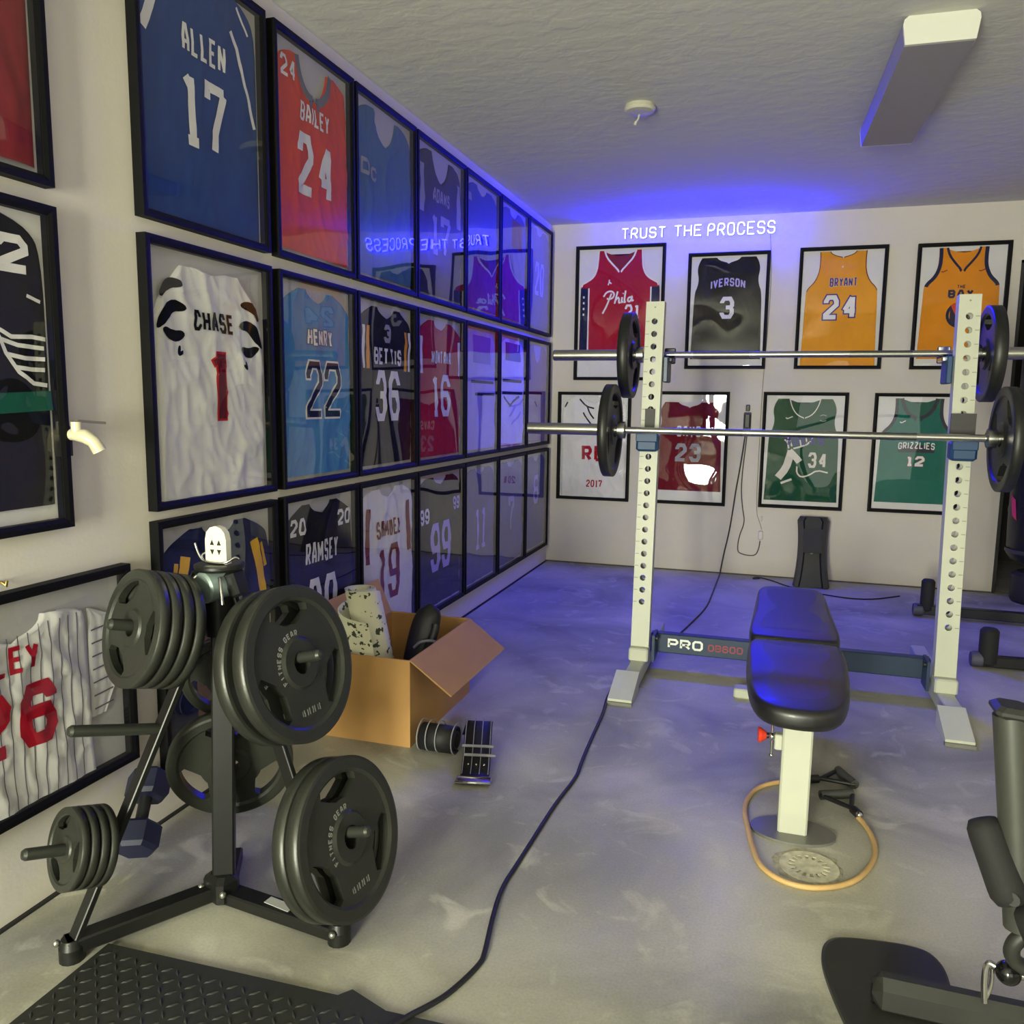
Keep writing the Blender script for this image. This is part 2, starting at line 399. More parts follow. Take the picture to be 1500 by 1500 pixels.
class Jersey:
    def __init__(s, fr, W, Hh, body, out=OUT_FOOT, neck=NK_FOOT, z0=.02, z1=.97, amp=.006, seed=1, wr=1.0):
        s.fr, s.W, s.H = fr, W, Hh; s.out, s.neck, s.z0, s.z1, s.amp, s.seed, s.wr = out, neck, z0, z1, amp, seed, wr
        s.obj = s.cloth(out, neck, z0, z1).build('jersey', body, fr)
        s.layers = {}
    def h(s, x, z):
        q = Vector((x*7*s.wr + s.seed*3.7, z*4.5*s.wr + (x*3 if s.seed % 2 else -x*3), s.seed*1.3))
        a = noise.noise(q); b = noise.noise(q*2.3 + Vector((5, 1, 2)))
        return .003 + min(.0115, s.amp*(max(0, 1-abs(a)*2.2)**2 + .5*max(0, 1-abs(b)*2.6)**2 + .35*(noise.noise(q*.6)+.5)))
    def y(s, x, z, lay=0): return -(.0058 + s.h(x, z) + lay*.0013)
    def cloth(s, out, neck, z0, z1, nx=26, nz=64, lay=0):
        V = []; F = []; idx = {}
        def vert(x, z, e):
            k = (round(x, 5), round(z, 5))
            if k not in idx:
                f = min(1, e/.010); f = f*f*(3-2*f)
                idx[k] = len(V); V.append((x, -(.0055 + s.h(x, z)*f + lay), z))
            return idx[k]
        rows = []
        for i in range(nz+1):
            t = i/nz; zn = z1 + (z0-z1)*t; rel = 1-t
            o, n = interp(out, rel)*s.W, interp(neck, rel)*s.W
            zz = zn*s.H; R = []
            for sg in (-1, 1):
                row = []
                for k in range(nx+1):
                    x = n + (o-n)*k/nx; row.append(vert(sg*x, zz, min(o-x, (x-n) if n > 1e-6 else 9)))
                R.append(row)
            rows.append(R)
        for i in range(nz):
            for sd in (0, 1):
                a, b = rows[i][sd], rows[i+1][sd]
                for k in range(nx):
                    q = (a[k], b[k], b[k+1], a[k+1]) if sd else (a[k], a[k+1], b[k+1], b[k])
                    if len(set(q)) >= 3: F.append(tuple(dict.fromkeys(q)))
        return MB().add(V, F, True)
    def inner(s, mcol):
        shallow = [(a, b) for a, b in NK_BACK]
        z1 = s.z1-.012; zb = s.z0 + (s.z1-s.z0)*.78
        mb = MB(); V = []; F = []; nx = 10; nz = 10
        for i in range(nz+1):
            zn = z1 + (zb-z1)*i/nz; rel = (zn-s.z0)/(s.z1-s.z0)
            o = interp(s.neck, rel)*s.W + .006
            for k in range(2*nx+1): 
                x = o*(k-nx)/nx; dip = .028*s.H*(1-(x/(.17*s.W))**2) if i == 0 else 0
                V.append((x, -.0053, zn*s.H - max(0, dip)))
        for i in range(nz):
            for k in range(2*nx): F.append((i*(2*nx+1)+k, i*(2*nx+1)+k+1, (i+1)*(2*nx+1)+k+1, (i+1)*(2*nx+1)+k))
        mb.add(V, F, True); mb.build('collar_lining', mcol, s.obj)
    def stroke(s, name, m, polys, width, lay=1, ext=0., taper=None, warp=None):
        key = (name, m.name, lay) if name.split('_')[0] in ('lettering', 'number', 'emblem', 'signature', 'shoulder', 'neck', 'swoosh') else (name, m.name, lay, len(s.layers))
        if key not in s.layers: s.layers[key] = (MB(), m, name)
        mb = s.layers[key][0]
        def fn(x, z):
            if warp: x, z = warp(x, z)
            return (x, s.y(x, z, lay), z)
        for P in polys: strip(mb, [Vector(p) for p in P], width, fn, ext=ext, taper=taper)
    def n2(s, pts): return [(u*s.W, v*s.H) for u, v in pts]
    def line(s, name, m, pts, width, lay=1, taper=None, sm=0):
        P = s.n2(pts)
        if sm: P = [(q.x, q.y) for q in smoothpts([(a, b, 0) for a, b in P], sm)]
        s.stroke(name, m, [P], width*s.W, lay, taper=taper)
    def text(s, name, txt, u, v, w_, h_, sw, m, m2=None, ow=.25, warp=None, rnd=0):
        W, Hh = s.W, s.H
        sw = min(sw*Hh, .28*w_*W/len(txt))/Hh
        st = text_strokes(txt, u*W, v*Hh, w_*W, h_*Hh, sw*Hh)
        if rnd: st = [[Vector((q.x, q.y)) for q in smoothpts([(p.x, p.y, 0) for p in P], rnd, (P[0]-P[-1]).length < 1e-6)] for P in st]
        st = [P + [P[0]] if rnd and len(P) > 8 and False else P for P in st]
        if m2: s.stroke(name+'_outline', m2, st, sw*Hh*(1+2*ow), 1, ext=sw*Hh*ow, warp=warp)
        s.stroke(name, m, st, sw*Hh, 2, warp=warp)
    def edge(s, which, m, width, lay=1, inset=None):
        pts = s.out if which == 'arm' else s.neck
        inset = width*.5 if inset is None else inset
        zmin = .64 if which == 'arm' else -1
        for sg in (-1, 1):
            P = []
            for z, x in pts:
                if which == 'arm' and z < zmin: continue
                xx = x - inset if which == 'arm' else x + inset
                P.append((sg*xx*s.W, (s.z0+(s.z1-s.z0)*z)*s.H - (0 if which == 'arm' or x > .01 else inset*s.W)))
            s.stroke('neck_trim' if which != 'arm' else 'armhole_trim', m, [P], width*s.W, lay)
    def done(s):
        for (mb, m, name) in s.layers.values(): mb.build(name, m, s.obj)
        return s

FW, FD = .022, .030
def framed(label, W, Hh, loc, rz, board=BOARD, group=None, tilt=0.0, pane=None, fw=FW):
    t = thing('framed_jersey', label, 'framed jersey', loc, rz, group)
    if tilt: t.rotation_euler = (tilt, 0, rz)
    m = MB(); x, z0, z1 = W/2, 0, Hh
    prof = [(0, 0), (0, -FD), (fw*.55, -FD), (fw, -FD*.86), (fw, 0)]     # (inset, y)
    rings = []
    for ins, y in prof: rings.append([(-x+ins, y, z0+ins), (x-ins, y, z0+ins), (x-ins, y, z1-ins), (-x+ins, y, z1-ins)])
    m.loft(rings, False)
    m.build('frame', FRAME, t)
    MB().box((0, -.0025, Hh/2), (W-.006, .004, Hh-.006)).build('backing_board', board, t)
    m = MB(); g = fw-.002; m.add([(-x+g, -.0235, g), (x-g, -.0235, g), (x-g, -.0235, z1-g), (-x+g, -.0235, z1-g)], [(0, 1, 2, 3)])
    m.build('acrylic_pane', pane or PANE, t)
    return t
# columns (y edges) and rows (z edges) of the left wall, edges of the back wall frames
CY = [(-4.95, -4.39), (-4.115, -3.552), (-3.507, -2.986), (-2.969, -2.416), (-2.400, -1.797), (-1.782, -1.229), (-1.213, -.649), (-.633, -.074)]
RZ = [(1.650, 2.374), (.884, 1.609), (.136, .856)]
GLW = 'framed jerseys hung in rows on the long wall'; GBW = 'framed jerseys on the wall with the neon sign'
def left(ci, ri, label, body, dy=0, dz=0, **k):
    y0, y1 = CY[ci]; z0, z1 = RZ[ri]
    W, Hh = y1-y0, z1-z0
    bd = k.pop('board', BOARD)
    fr = framed(label, W, Hh, (.0, (y0+y1)/2+dy, z0+dz), radians(90), bd, GLW)
    return Jersey(fr, W-2*FW, Hh-2*FW, body, seed=ci*3+ri+1, **k), fr
def shift(j):  # the jersey's own coordinates start above the lower moulding
    j.obj.location = (0, 0, FW); return j.done()
def name_num(j, nm, num, c1, c2=None, nw=None, v=.71, nv=.46, nh=.28, nwid=.36, sw=.055, c3=None, c4=None, hn=.09, ow=.22, u=0.0, rnd=0):
    if nm: j.text('lettering', nm, u, v, nw or .085*len(nm), hn, hn*.2, c1, c3, .3)
    if num: j.text('number', num, u, nv, nwid, nh, sw, c4 or c1, c2, ow, rnd=rnd)

# --- column beside the tap
j, _ = left(0, 0, 'framed dark red jersey with pale hem hanging above the black winged jersey', P_('darkred'), out=OUT_FULL, neck=NK_FOOT, amp=.006)
j.line('trim', P_('cream'), [(.47, .99), (.485, .9), (.488, .82)], .02); shift(j)
j, _ = left(0, 1, 'framed black jersey with white wing emblem and green side stripe', P_('black'), out=OUT_FULL, neck=NK_FOOT, z0=.05, z1=.98, amp=.004, board=BOARDW)
wing = [[(.22, .63), (.30, .60), (.40, .605), (.47, .60)], [(.22, .63), (.27, .55), (.33, .49), (.40, .455), (.47, .45)], [(.25, .59), (.33, .575), (.46, .57)], [(.28, .545), (.36, .535), (.46, .535)], [(.32, .505), (.39, .50), (.46, .50)]]
for P in wing: j.line('emblem', P_('white'), P, .018)
j.line('stripe', P_('kelly'), [(.10, .385), (.49, .40)], .085)
j.text('shoulder_number', '2', .33, .86, .16, .12, .028, P_('white'))
j.text('number', '62', -.05, .55, .5, .3, .05, P_('white'), P_('kelly'))
j.line('trim', P_('white'), [(.39, .735), (.46, .72)], .015); shift(j)
# --- first column of the grid
j, _ = left(1, 0, 'framed blue jersey lettered ALLEN 17 in white', P_('royal'), out=OUT_FULL, neck=NK_FOOT, z0=-.02, z1=1.0, amp=.0035)
name_num(j, 'ALLEN', '17', P_('white'), None, .36, v=.715, nv=.45, nh=.29, nwid=.38, sw=.055, hn=.11)
j.line('sleeve_stripe', P_('white'), [(-.27, .98), (-.46, .665)], .055)
j.line('sleeve_stripe', P_('white'), [(.24, .855), (.30, .80), (.36, .66), (.40, .60), (.45, .50)], .028)
j.line('sleeve_stripe', P_('white'), [(.30, .97), (.40, .88)], .018); shift(j)
j, _ = left(1, 1, 'framed white jersey lettered CHASE with a dark red 1 and black sleeve stripes', P_('white'), out=OUT_CHASE, neck=curve([(1, .10), (.99, .08), (.985, 0)]), z0=.0, z1=.945, amp=.008, wr=1.25, board=BOARD)
name_num(j, 'CHASE', None, P_('black'), v=.735, nw=.35, hn=.085)
j.text('number', '1', .05, .46, .15, .305, .075, P_('maroon'), P_('red'), .14) if False else None
j.line('number_outline', P_('red'), [(.055, .315), (.055, .615)], .105); j.line('number_outline', P_('red'), [(.02, .578), (-.02, .56)], .05)
j.line('number', P_('maroon'), [(.055, .325), (.055, .605)], .08, 2); j.line('number', P_('maroon'), [(.03, .58), (-.01, .563)], .035, 2)
tp = lambda t: max(.06, sin(pi*min(1, t*1.0))**.7)
for sg in (-1, 1):
    for P, wd in (([(.22, .85), (.32, .85), (.40, .79)], .055), ([(.20, .755), (.31, .765), (.42, .665)], .07), ([(.21, .655), (.29, .635), (.38, .665)], .06), ([(.22, .585), (.255, .565), (.25, .605)], .022)):
        j.line('sleeve_stripe', P_('black'), [(sg*(a+.035), b-.02*sg) for a, b in P], wd, taper=tp, sm=2)
shift(j)
j, _ = left(1, 2, 'framed royal blue jersey with gold sleeve stripes behind the weight tree', P_('navy'), out=OUT_FOOT, amp=.006)
for sg in (-1, 1):
    j.line('sleeve_stripe', P_('yellow'), [(sg*.31, .86), (sg*.36, .72), (sg*.40, .56)], .07); j.line('sleeve_stripe', P_('yellow'), [(sg*.38, .84), (sg*.42, .72)], .03)
name_num(j, None, '8', P_('yellow'), None, nwid=.22); shift(j)
# --- second column
j, _ = left(2, 0, 'framed orange red jersey lettered BAILEY 24', P_('orange'), out=OUT_FULL, neck=NK_SCOOP, z1=.96, amp=.006)
name_num(j, 'BAILEY', '24', P_('white'), None, .40, v=.71, nv=.46, nh=.30, nwid=.50, sw=.05, rnd=0)
j.edge('neck', P_('grey'), .06); j.text('shoulder_number', '24', -.34, .87, .2, .1, .016, P_('white')); shift(j)
j, _ = left(2, 1, 'framed light blue jersey with outlined 22 and small name patch', P_('sky'), out=OUT_FOOT, neck=NK_FOOT, amp=.006, wr=1.2)
j.text('lettering', 'HENRY', .02, .735, .36, .085, .018, P_('white'), P_('steel'), .4)
j.text('number', '22', .06, .465, .50, .29, .034, P_('navy'), P_('white'), .3); shift(j)
j, _ = left(2, 2, 'framed black jersey lettered RAMSEY 20 behind the cardboard box', P_('black'), out=OUT_FOOT, amp=.005)
name_num(j, 'RAMSEY', '20', P_('white'), None, .48, v=.70, nv=.40, nh=.32, nwid=.42, sw=.06, hn=.12)
j.text('shoulder_number', '20', -.34, .86, .2, .09, .018, P_('white')); j.text('shoulder_number', '20', .34, .86, .2, .09, .018, P_('white')); shift(j)
# --- third column
j, _ = left(3, 0, 'framed plain steel blue jersey with a pale sleeve emblem', P_('steel'), out=OUT_FULL, neck=NK_SCOOP, amp=.006)
j.text('emblem', 'D', -.36, .62, .14, .09, .022, P_('silver')); j.text('emblem', 'C', -.22, .60, .1, .08, .018, P_('silver')); shift(j)
j, _ = left(3, 1, 'framed black jersey lettered BETTIS with white 36', P_('black'), out=OUT_FOOT, neck=NK_FOOT, amp=.006)
name_num(j, 'BETTIS', '36', P_('white'), None, .52, v=.68, nv=.44, nh=.31, nwid=.44, sw=.05, hn=.10, c4=P_('white'))
for sg in (-1, 1):
    j.line('sleeve_stripe', P_('gold'), [(sg*.36, .85), (sg*.36, .60)], .05); j.line('sleeve_stripe', P_('white'), [(sg*.43, .85), (sg*.43, .60)], .04)
j.text('emblem', '3', .0, .82, .14, .11, .028, P_('silver')); shift(j)
j, _ = left(3, 2, 'framed white jersey lettered SAMUEL 19 in dark red', P_('white'), out=OUT_FULL, neck=NK_FOOT, amp=.007)
name_num(j, 'SAMUEL', '19', P_('darkred'), None, .46, v=.71, nv=.42, nh=.36, nwid=.42, sw=.06, hn=.11)
for sg in (-1, 1): j.line('sleeve_stripe', P_('darkred'), [(sg*.36, .86), (sg*.40, .52)], .07)
shift(j)
# --- fourth column
j, _ = left(4, 0, 'framed dark slate jersey with pale name patch and 17', P_('slate'), out=OUT_FULL, neck=NK_SCOOP, amp=.005)
name_num(j, 'ADAMS', '17', P_('silver'), None, .36, v=.70, nv=.44, nh=.28, nwid=.42, sw=.05)
for sg in (-1, 1): j.line('sleeve_stripe', P_('silver'), [(sg*.40, .86), (sg*.40, .55)], .08)
shift(j)
j, _ = left(4, 1, 'framed crimson jersey with white 16 in the middle row', P_('crimson'), out=OUT_FOOT, neck=NK_FOOT, amp=.006)
name_num(j, 'MONTANA', '16', P_('white'), None, .44, v=.72, nv=.45, nh=.30, nwid=.40, sw=.06)
j.line('sleeve_stripe', P_('white'), [(-.44, .85), (-.44, .6)], .06); j.line('sleeve_stripe', P_('white'), [(.42, .85), (.42, .6)], .06); shift(j)
j, _ = left(4, 2, 'framed dark jersey with large pale 99', P_('black'), out=OUT_FULL, neck=NK_FOOT, amp=.005)
name_num(j, None, '99', P_('lilac'), None, nv=.45, nh=.36, nwid=.46, sw=.06)
j.text('shoulder_number', '99', -.36, .70, .2, .11, .022, P_('white')); j.text('shoulder_number', '99', .38, .74, .16, .10, .02, P_('lilac')); shift(j)
# --- fifth to seventh column
j, _ = left(5, 0, 'framed deep blue jersey with faint shoulder patch in the top row', P_('deepblue'), out=OUT_FULL, neck=NK_FOOT, amp=.005)
name_num(j, None, '12', P_('purple'), None, nv=.5, nh=.26, nwid=.4, sw=.05); j.line('shoulder_patch', P_('silver'), [(-.40, .88), (-.40, .82)], .09); shift(j)
j, _ = left(5, 1, 'framed pale jersey with painted violet reflection and two dark bands', P_('lilac'), out=OUT_FOOT, neck=NK_FOOT, amp=.006)
j.line('colour_panel', P_('violet'), [(.0, .94), (.0, .72)], .56); j.line('band', P_('navy'), [(-.34, .57), (.4, .57)], .03); j.line('band', P_('navy'), [(-.2, .47), (.42, .47)], .03); shift(j)  # violet on the chest is the pane's reflection painted on the fabric
j, _ = left(5, 2, 'framed grey jersey with a tall pale 11', P_('grey'), out=OUT_FULL, neck=NK_FOOT, amp=.005)
name_num(j, None, '11', P_('lilac'), None, nv=.46, nh=.36, nwid=.36, sw=.045); shift(j)
j, _ = left(6, 0, 'framed purple jersey with maroon panel in the top row near the corner', P_('purple'), out=OUT_FULL, neck=NK_FOOT, amp=.005)
j.line('colour_panel', P_('maroon'), [(.12, .9), (.12, .66)], .4); shift(j)
j, _ = left(6, 1, 'framed pale jersey with painted blue and purple yoke and a dark V', P_('white'), out=OUT_FOOT, neck=NK_FOOT, amp=.006)
j.line('sheen', P_('deepblue'), [(.0, .94), (.0, .78)], .6); j.line('sheen', P_('purple'), [(-.22, .93), (-.22, .8)], .16, 2)  # blue and purple patches paint the pane's reflection onto the cloth
j.line('band', P_('navy'), [(-.4, .60), (.36, .60)], .035); j.line('band', P_('navy'), [(-.4, .49), (.42, .49)], .035)
j.line('chevron', P_('navy'), [(-.34, .46), (-.1, .38), (.26, .46)], .03); shift(j)
j, _ = left(6, 2, 'framed grey jersey with a faint pale 7', P_('grey'), out=OUT_FULL, neck=NK_FOOT, amp=.006)
name_num(j, None, '7', P_('silver'), None, nv=.47, nh=.34, nwid=.26, sw=.05); shift(j)
j, _ = left(7, 0, 'framed grey jersey with faint 20 in the top corner of the room', P_('grey'), out=OUT_FULL, neck=NK_FOOT, amp=.005)
name_num(j, None, '20', P_('lilac'), None, nv=.5, nh=.32, nwid=.4, sw=.04); shift(j)
j, _ = left(7, 1, 'framed jersey painted with a tan brown reflection beside the corner in the middle row', P_('tan'), out=OUT_FULL, neck=NK_SCOOP, amp=.005)  # tan body colour stands for the reflection on its pane
j.line('band', P_('maroon'), [(-.4, .50), (.2, .50)], .035); shift(j)
j, _ = left(7, 2, 'framed grey jersey with a pale 8 low in the corner', P_('grey'), out=OUT_FULL, neck=NK_FOOT, amp=.005)
name_num(j, None, '8', P_('lilac'), None, nv=.62, nh=.3, nwid=.24, sw=.045); shift(j)
# --- pinstripe jersey standing low on the wall
UW, UH = .69, .523
fr = framed('framed white pinstripe baseball jersey lettered UTLEY 26 in red', UW, UH, (.005, -4.572, .242), radians(90), BOARD, GLW, tilt=radians(0))
j = Jersey(fr, UW-2*FW, UH-2*FW, P_('white'), out=curve([(1, .20), (.97, .30), (.94, .33), (.6, .335), (.3, .33), (0, .345)]), neck=curve([(1, .13), (.95, .12), (.91, .06), (.90, 0)]), z0=-.01, z1=.90, amp=.008, seed=41, wr=1.4)
k = -.31
while k < .32:
    j.line('pinstripe', P_('grey'), [(k, .0), (k, .83 if abs(k) < .1 else .86)], .0045); k += .042
j.text('lettering', 'UTLEY', -.05, .70, .30, .13, .032, P_('crimson'), warp=lambda x, z: (x, z - .9*x*x + .01))
j.text('number', '26', -.005, .43, .34, .31, .085, P_('crimson'))
m = MB(); V = []; Fc = []
for sg in (-1, 1):
    s0 = len(m.v)
    rows = [(.86, .335, .345), (.80, .34, .44), (.6, .335, .455), (.40, .335, .45), (.28, .335, .40)]
    R = [[(sg*(a+(b-a)*q/6)*j.W, -(.0075+.004*sin(q*1.9)**2), v*j.H) for q in range(7)] for v, a, b in rows]
    m.loft(R, False, True, closed=False)
sl = m.build('sleeve', P_('white'), j.obj)
m = MB()
for sg in (-1, 1):
    v = .32
    while v < .80:
        strip(m, [(sg*.345*j.W, v*j.H), (sg*.44*j.W, (v+.008)*j.H)], .004, lambda x, z: (x, -.0125, z)); v += .07
m.build('pinstripe', P_('grey'), sl)
shift(j)

# --- the wall with the neon sign
def back(x0, x1, zb, zt, label, body, seed, **k):
    W, Hh = x1-x0, zt-zb; bd = k.pop('board', BOARDW)
    fr = framed(label, W, Hh, ((x0+x1)/2, 0, zb), 0.0, bd, GBW, pane=PANEB)
    return Jersey(fr, W-2*FW, Hh-2*FW, body, seed=seed, **k)
TANK = dict(out=OUT_TANK, neck=NK_SCOOP, z0=.02, z1=.985, amp=.004)
j = back(.188, .819, 1.347, 2.280, 'framed red tank jersey scripted Phila 21 with navy sides', P_('crimson'), 3, out=curve([(1, .27), (.92, .275), (.82, .285), (.74, .33), (.69, .43), (.67, .48), (.3, .48), (0, .485)]), neck=NK_V, z0=.20, z1=.985, amp=.004)
j.inner(P_('darkred')); j.edge('neck', P_('white'), .02); j.edge('arm', P_('white'), .018)
for sg in (-1, 1):
    j.line('side_panel', P_('navy'), [(sg*.43, .21), (sg*.43, .70)], .09); j.line('side_piping', P_('white'), [(sg*.375, .21), (sg*.375, .70)], .016)
for q in range(4): j.line('star', P_('white'), [(-.445, .63-.045*q), (-.425, .63-.045*q)], .025, 2)
ph = [[(-.20, .50), (-.15, .56), (-.11, .63), (-.095, .655)], [(-.19, .63), (-.16, .665), (-.10, .675), (-.06, .655), (-.07, .625), (-.11, .61), (-.15, .615)],
      [(-.055, .575), (-.02, .67)], [(-.045, .60), (-.015, .625), (.0, .61), (-.005, .58), (.02, .585)], [(.035, .625), (.03, .585), (.05, .59)], [(.075, .675), (.06, .585), (.08, .59)],
      [(.145, .625), (.11, .62), (.10, .595), (.125, .588), (.145, .605), (.155, .635), (.15, .595), (.175, .60)], [(.045, .65), (.05, .655)]]
for P in ph: j.line('lettering', P_('white'), P, .02, 2, sm=1)
j.line('emblem', P_('white'), [(-.14, .72), (-.125, .745), (-.10, .73)], .014, 2); j.line('emblem', P_('white'), [(-.13, .745), (-.125, .762)], .014, 2)
j.text('number', '21', .16, .51, .18, .115, .030, P_('white')); shift(j)
j = back(.974, 1.510, 1.427, 2.202, 'framed black tank jersey lettered IVERSON 3 under the neon sign', P_('black'), 5, out=OUT_WIDE, neck=NK_BACK, z0=.06, z1=.985, amp=.004)
j.text('lettering', 'IVERSON', .0, .735, .46, .075, .016, P_('lilac'), warp=lambda x, z: (x, z - 1.5*x*x + .02)); j.text('number', '3', .0, .53, .19, .20, .045, P_('white')); shift(j)
j = back(1.694, 2.229, 1.427, 2.209, 'framed gold tank jersey lettered BRYANT 24', P_('gold'), 7, out=OUT_TANK, neck=NK_BACK, z0=.0, z1=.99, amp=.003)
j.edge('arm', P_('maroon'), .010); j.edge('neck', P_('maroon'), .010)
j.text('lettering', 'BRYANT', .02, .725, .34, .075, .017, P_('purple'), P_('cream'), .2); j.text('number', '24', .0, .51, .42, .21, .042, P_('white'), P_('purple'), .28)
j.line('emblem', P_('cream'), [(0, .85), (0, .865)], .02); shift(j)
j = back(2.399, 2.925, 1.425, 2.205, 'framed orange tank jersey with black trim lettered BAY', P_('amber'), 9, out=OUT_TANK, neck=NK_V, z0=.06, z1=.99, amp=.003)
j.edge('arm', P_('navy'), .045); j.edge('neck', P_('navy'), .028); j.inner(P_('amber'))
j.text('lettering', 'THE', .0, .665, .10, .03, .006, P_('navy')); j.text('lettering', 'BAY', .0, .605, .30, .07, .02, P_('navy'))
j.line('emblem', P_('navy'), [(.14*cos(a*pi/12), .43+.096*sin(a*pi/12)) for a in range(25)], .035)
j.line('emblem', P_('slate'), [(0, .35), (0, .51)], .22); j.line('emblem', P_('orange'), [(-.08, .52), (-.02, .44)], .06, 2)
for sg in (-1, 1): j.line('swoosh', P_('darkred'), [(sg*.22-.03, .795), (sg*.22-.01, .79), (sg*.22+.04, .805)], .012)
shift(j)
j = back(.077, .612, .480, 1.263, 'framed white jersey with 2017 in red at the hem', P_('white'), 11, out=OUT_FULL, neck=NK_BACK, z0=-.01, z1=.98, amp=.009)
j.text('lettering', '2017', .03, .135, .24, .07, .018, P_('crimson')); j.text('number', 'RB', -.0, .43, .34, .15, .05, P_('crimson'))
for P in ([(-.22, .96), (-.12, .89), (0, .87)], [(-.10, .885), (-.06, .82), (.0, .77)], [(-.16, .83), (-.13, .79), (-.02, .70)], [(-.44, .88), (-.40, .93)]): j.line('signature', P_('black'), P, .022, sm=1)
shift(j)
j = back(.755, 1.290, .481, 1.272, 'framed maroon tank jersey with pale 23 hung below the neon sign', P_('maroon'), 13, out=OUT_WIDE, neck=NK_BACK, z0=.10, z1=.93, amp=.009)
j.edge('arm', P_('cream'), .012); j.text('number', '23', .0, .46, .36, .17, .035, P_('silver')); j.text('lettering', 'CAVS', .0, .66, .34, .10, .025, P_('cream')); shift(j)
j = back(1.512, 2.050, .488, 1.274, 'framed dark green tank jersey with pale deer emblem and 34', P_('green'), 15, out=OUT_WIDE, neck=NK_SCOOP, z0=.04, z1=.97, amp=.005)
j.inner(P_('green')); j.edge('neck', P_('cream'), .014); j.edge('arm', P_('cream'), .012)
for P, wd in (([(-.30, .25), (-.20, .34), (-.16, .45), (-.14, .5)], .10), ([(-.17, .50), (-.08, .44), (-.03, .40)], .085), ([(-.18, .52), (-.20, .58), (-.24, .60)], .02), ([(-.12, .52), (-.02, .54), (.08, .57), (.13, .64)], .022),
              ([(-.02, .54), (-.04, .60)], .018), ([(.05, .56), (.04, .62)], .018), ([(-.14, .54), (-.17, .60)], .02), ([(-.20, .58), (-.19, .65)], .016), ([(-.06, .36), (-.06, .30), (.0, .26), (.10, .28), (.20, .33), (.34, .31)], .02), ([(-.26, .20), (-.12, .24)], .03)):
    j.line('emblem', P_('cream'), P, wd, 2, sm=1)
j.text('number', '34', .20, .42, .24, .14, .032, P_('cream')); j.text('lettering', 'BUCKS', .02, .60, .5, .09, .02, P_('purple'))
j.line('swoosh', P_('cream'), [(-.24, .80), (-.22, .79), (-.15, .81)], .014)
for sg in (-1, 1): j.line('emblem', P_('silver'), [(.20, .80+sg*.02), (.24, .80+sg*.03), (.28, .80+sg*.02)], .01)
shift(j)
j = back(2.209, 2.745, .494, 1.273, 'framed teal tank jersey lettered GRIZZLIES 12', P_('teal'), 17, out=OUT_TANK, neck=NK_SCOOP, z0=.06, z1=.985, amp=.003)
j.inner(P_('kelly')); j.edge('neck', P_('slate'), .045); j.edge('arm', P_('slate'), .04)
j.line('banner', P_('slate'), [(-.22, .545), (.22, .545)], .10); j.text('lettering', 'GRIZZLIES', .0, .575, .44, .06, .013, P_('white'), warp=lambda x, z: (x, z - .5*x*x))
j.text('number', '12', .0, .435, .22, .09, .022, P_('white'), P_('crimson'), .15); j.line('swoosh', P_('white'), [(-.22, .78), (-.20, .77), (-.15, .79)], .012); shift(j)
# ------------------------------------------------------------------ neon sign
NEON = mat('neon_core', '#ffffff', .4, emit=(0.86, 0.93, 1.0), es=1.6)
GLOW = bpy.data.materials.new('neon_jacket'); GLOW.use_nodes = True
_nt = GLOW.node_tree; _nt.nodes.clear(); _e = _nt.nodes.new('ShaderNodeEmission'); _o = _nt.nodes.new('ShaderNodeOutputMaterial')
_e.inputs['Color'].default_value = (0.0, 0.0, 1.0, 1); _e.inputs['Strength'].default_value = 2000.0; _nt.links.new(_e.outputs[0], _o.inputs['Surface'])
sg_ = thing('neon_sign', 'blue neon sign reading TRUST THE PROCESS below the ceiling', 'neon sign', (1.02, 0, 2.30))
CLEAR = glass_mat('clear_acrylic', 0.0, 1.0, 1.3, 1.0)
def neon_word(txt, x0, x1, z0, z1):
    sw = .008
    ws = [NARROW.get(ch, 1.0) for ch in txt]; gap = .022; unit = ((x1-x0) - gap*(len(txt)-1))/sum(ws); x = x0
    for ch, k in zip(txt, ws):
        cw = unit*k; m = MB(); m2 = MB()
        for st in GL[ch]:
            P = [Vector((x + px*cw - 1.02, -.030, z0 + pz*(z1-z0) - 2.30)) for px, pz in st]
            cl = (P[0]-P[-1]).length < 1e-6
            if ch in 'SCOPRUD': P = smoothpts(P[:-1] if cl else P, 2, cl)
            else: P = resample([p for p in P], .02)
            m.tube(P, .0046, 8, True, cl); m2.tube([p+Vector((0, .008, 0)) for p in P], .0056, 8, True, cl)
        lt = m.build('letter', NEON, sg_); m2.build('tube_jacket', GLOW, lt); x += cw+gap
neon_word('TRUST', .515, .810, 2.318, 2.384)
neon_word('THE', .875, 1.052, 2.318, 2.386)
neon_word('PROCESS', 1.097, 1.526, 2.312, 2.388)
m = MB()
for x in (-.46, -.02, .46):
    m.lathe([(.004, 0), (.004, .018)], 8, (x, -.001, .05), (0, -1, 0))
m.build('standoff', mat('chrome', '#c9c9c9', .15, 1.0), sg_)
MB().box((0, -.0205, .05), (1.06, .003, .10)).build('backing_plate', CLEAR, sg_)

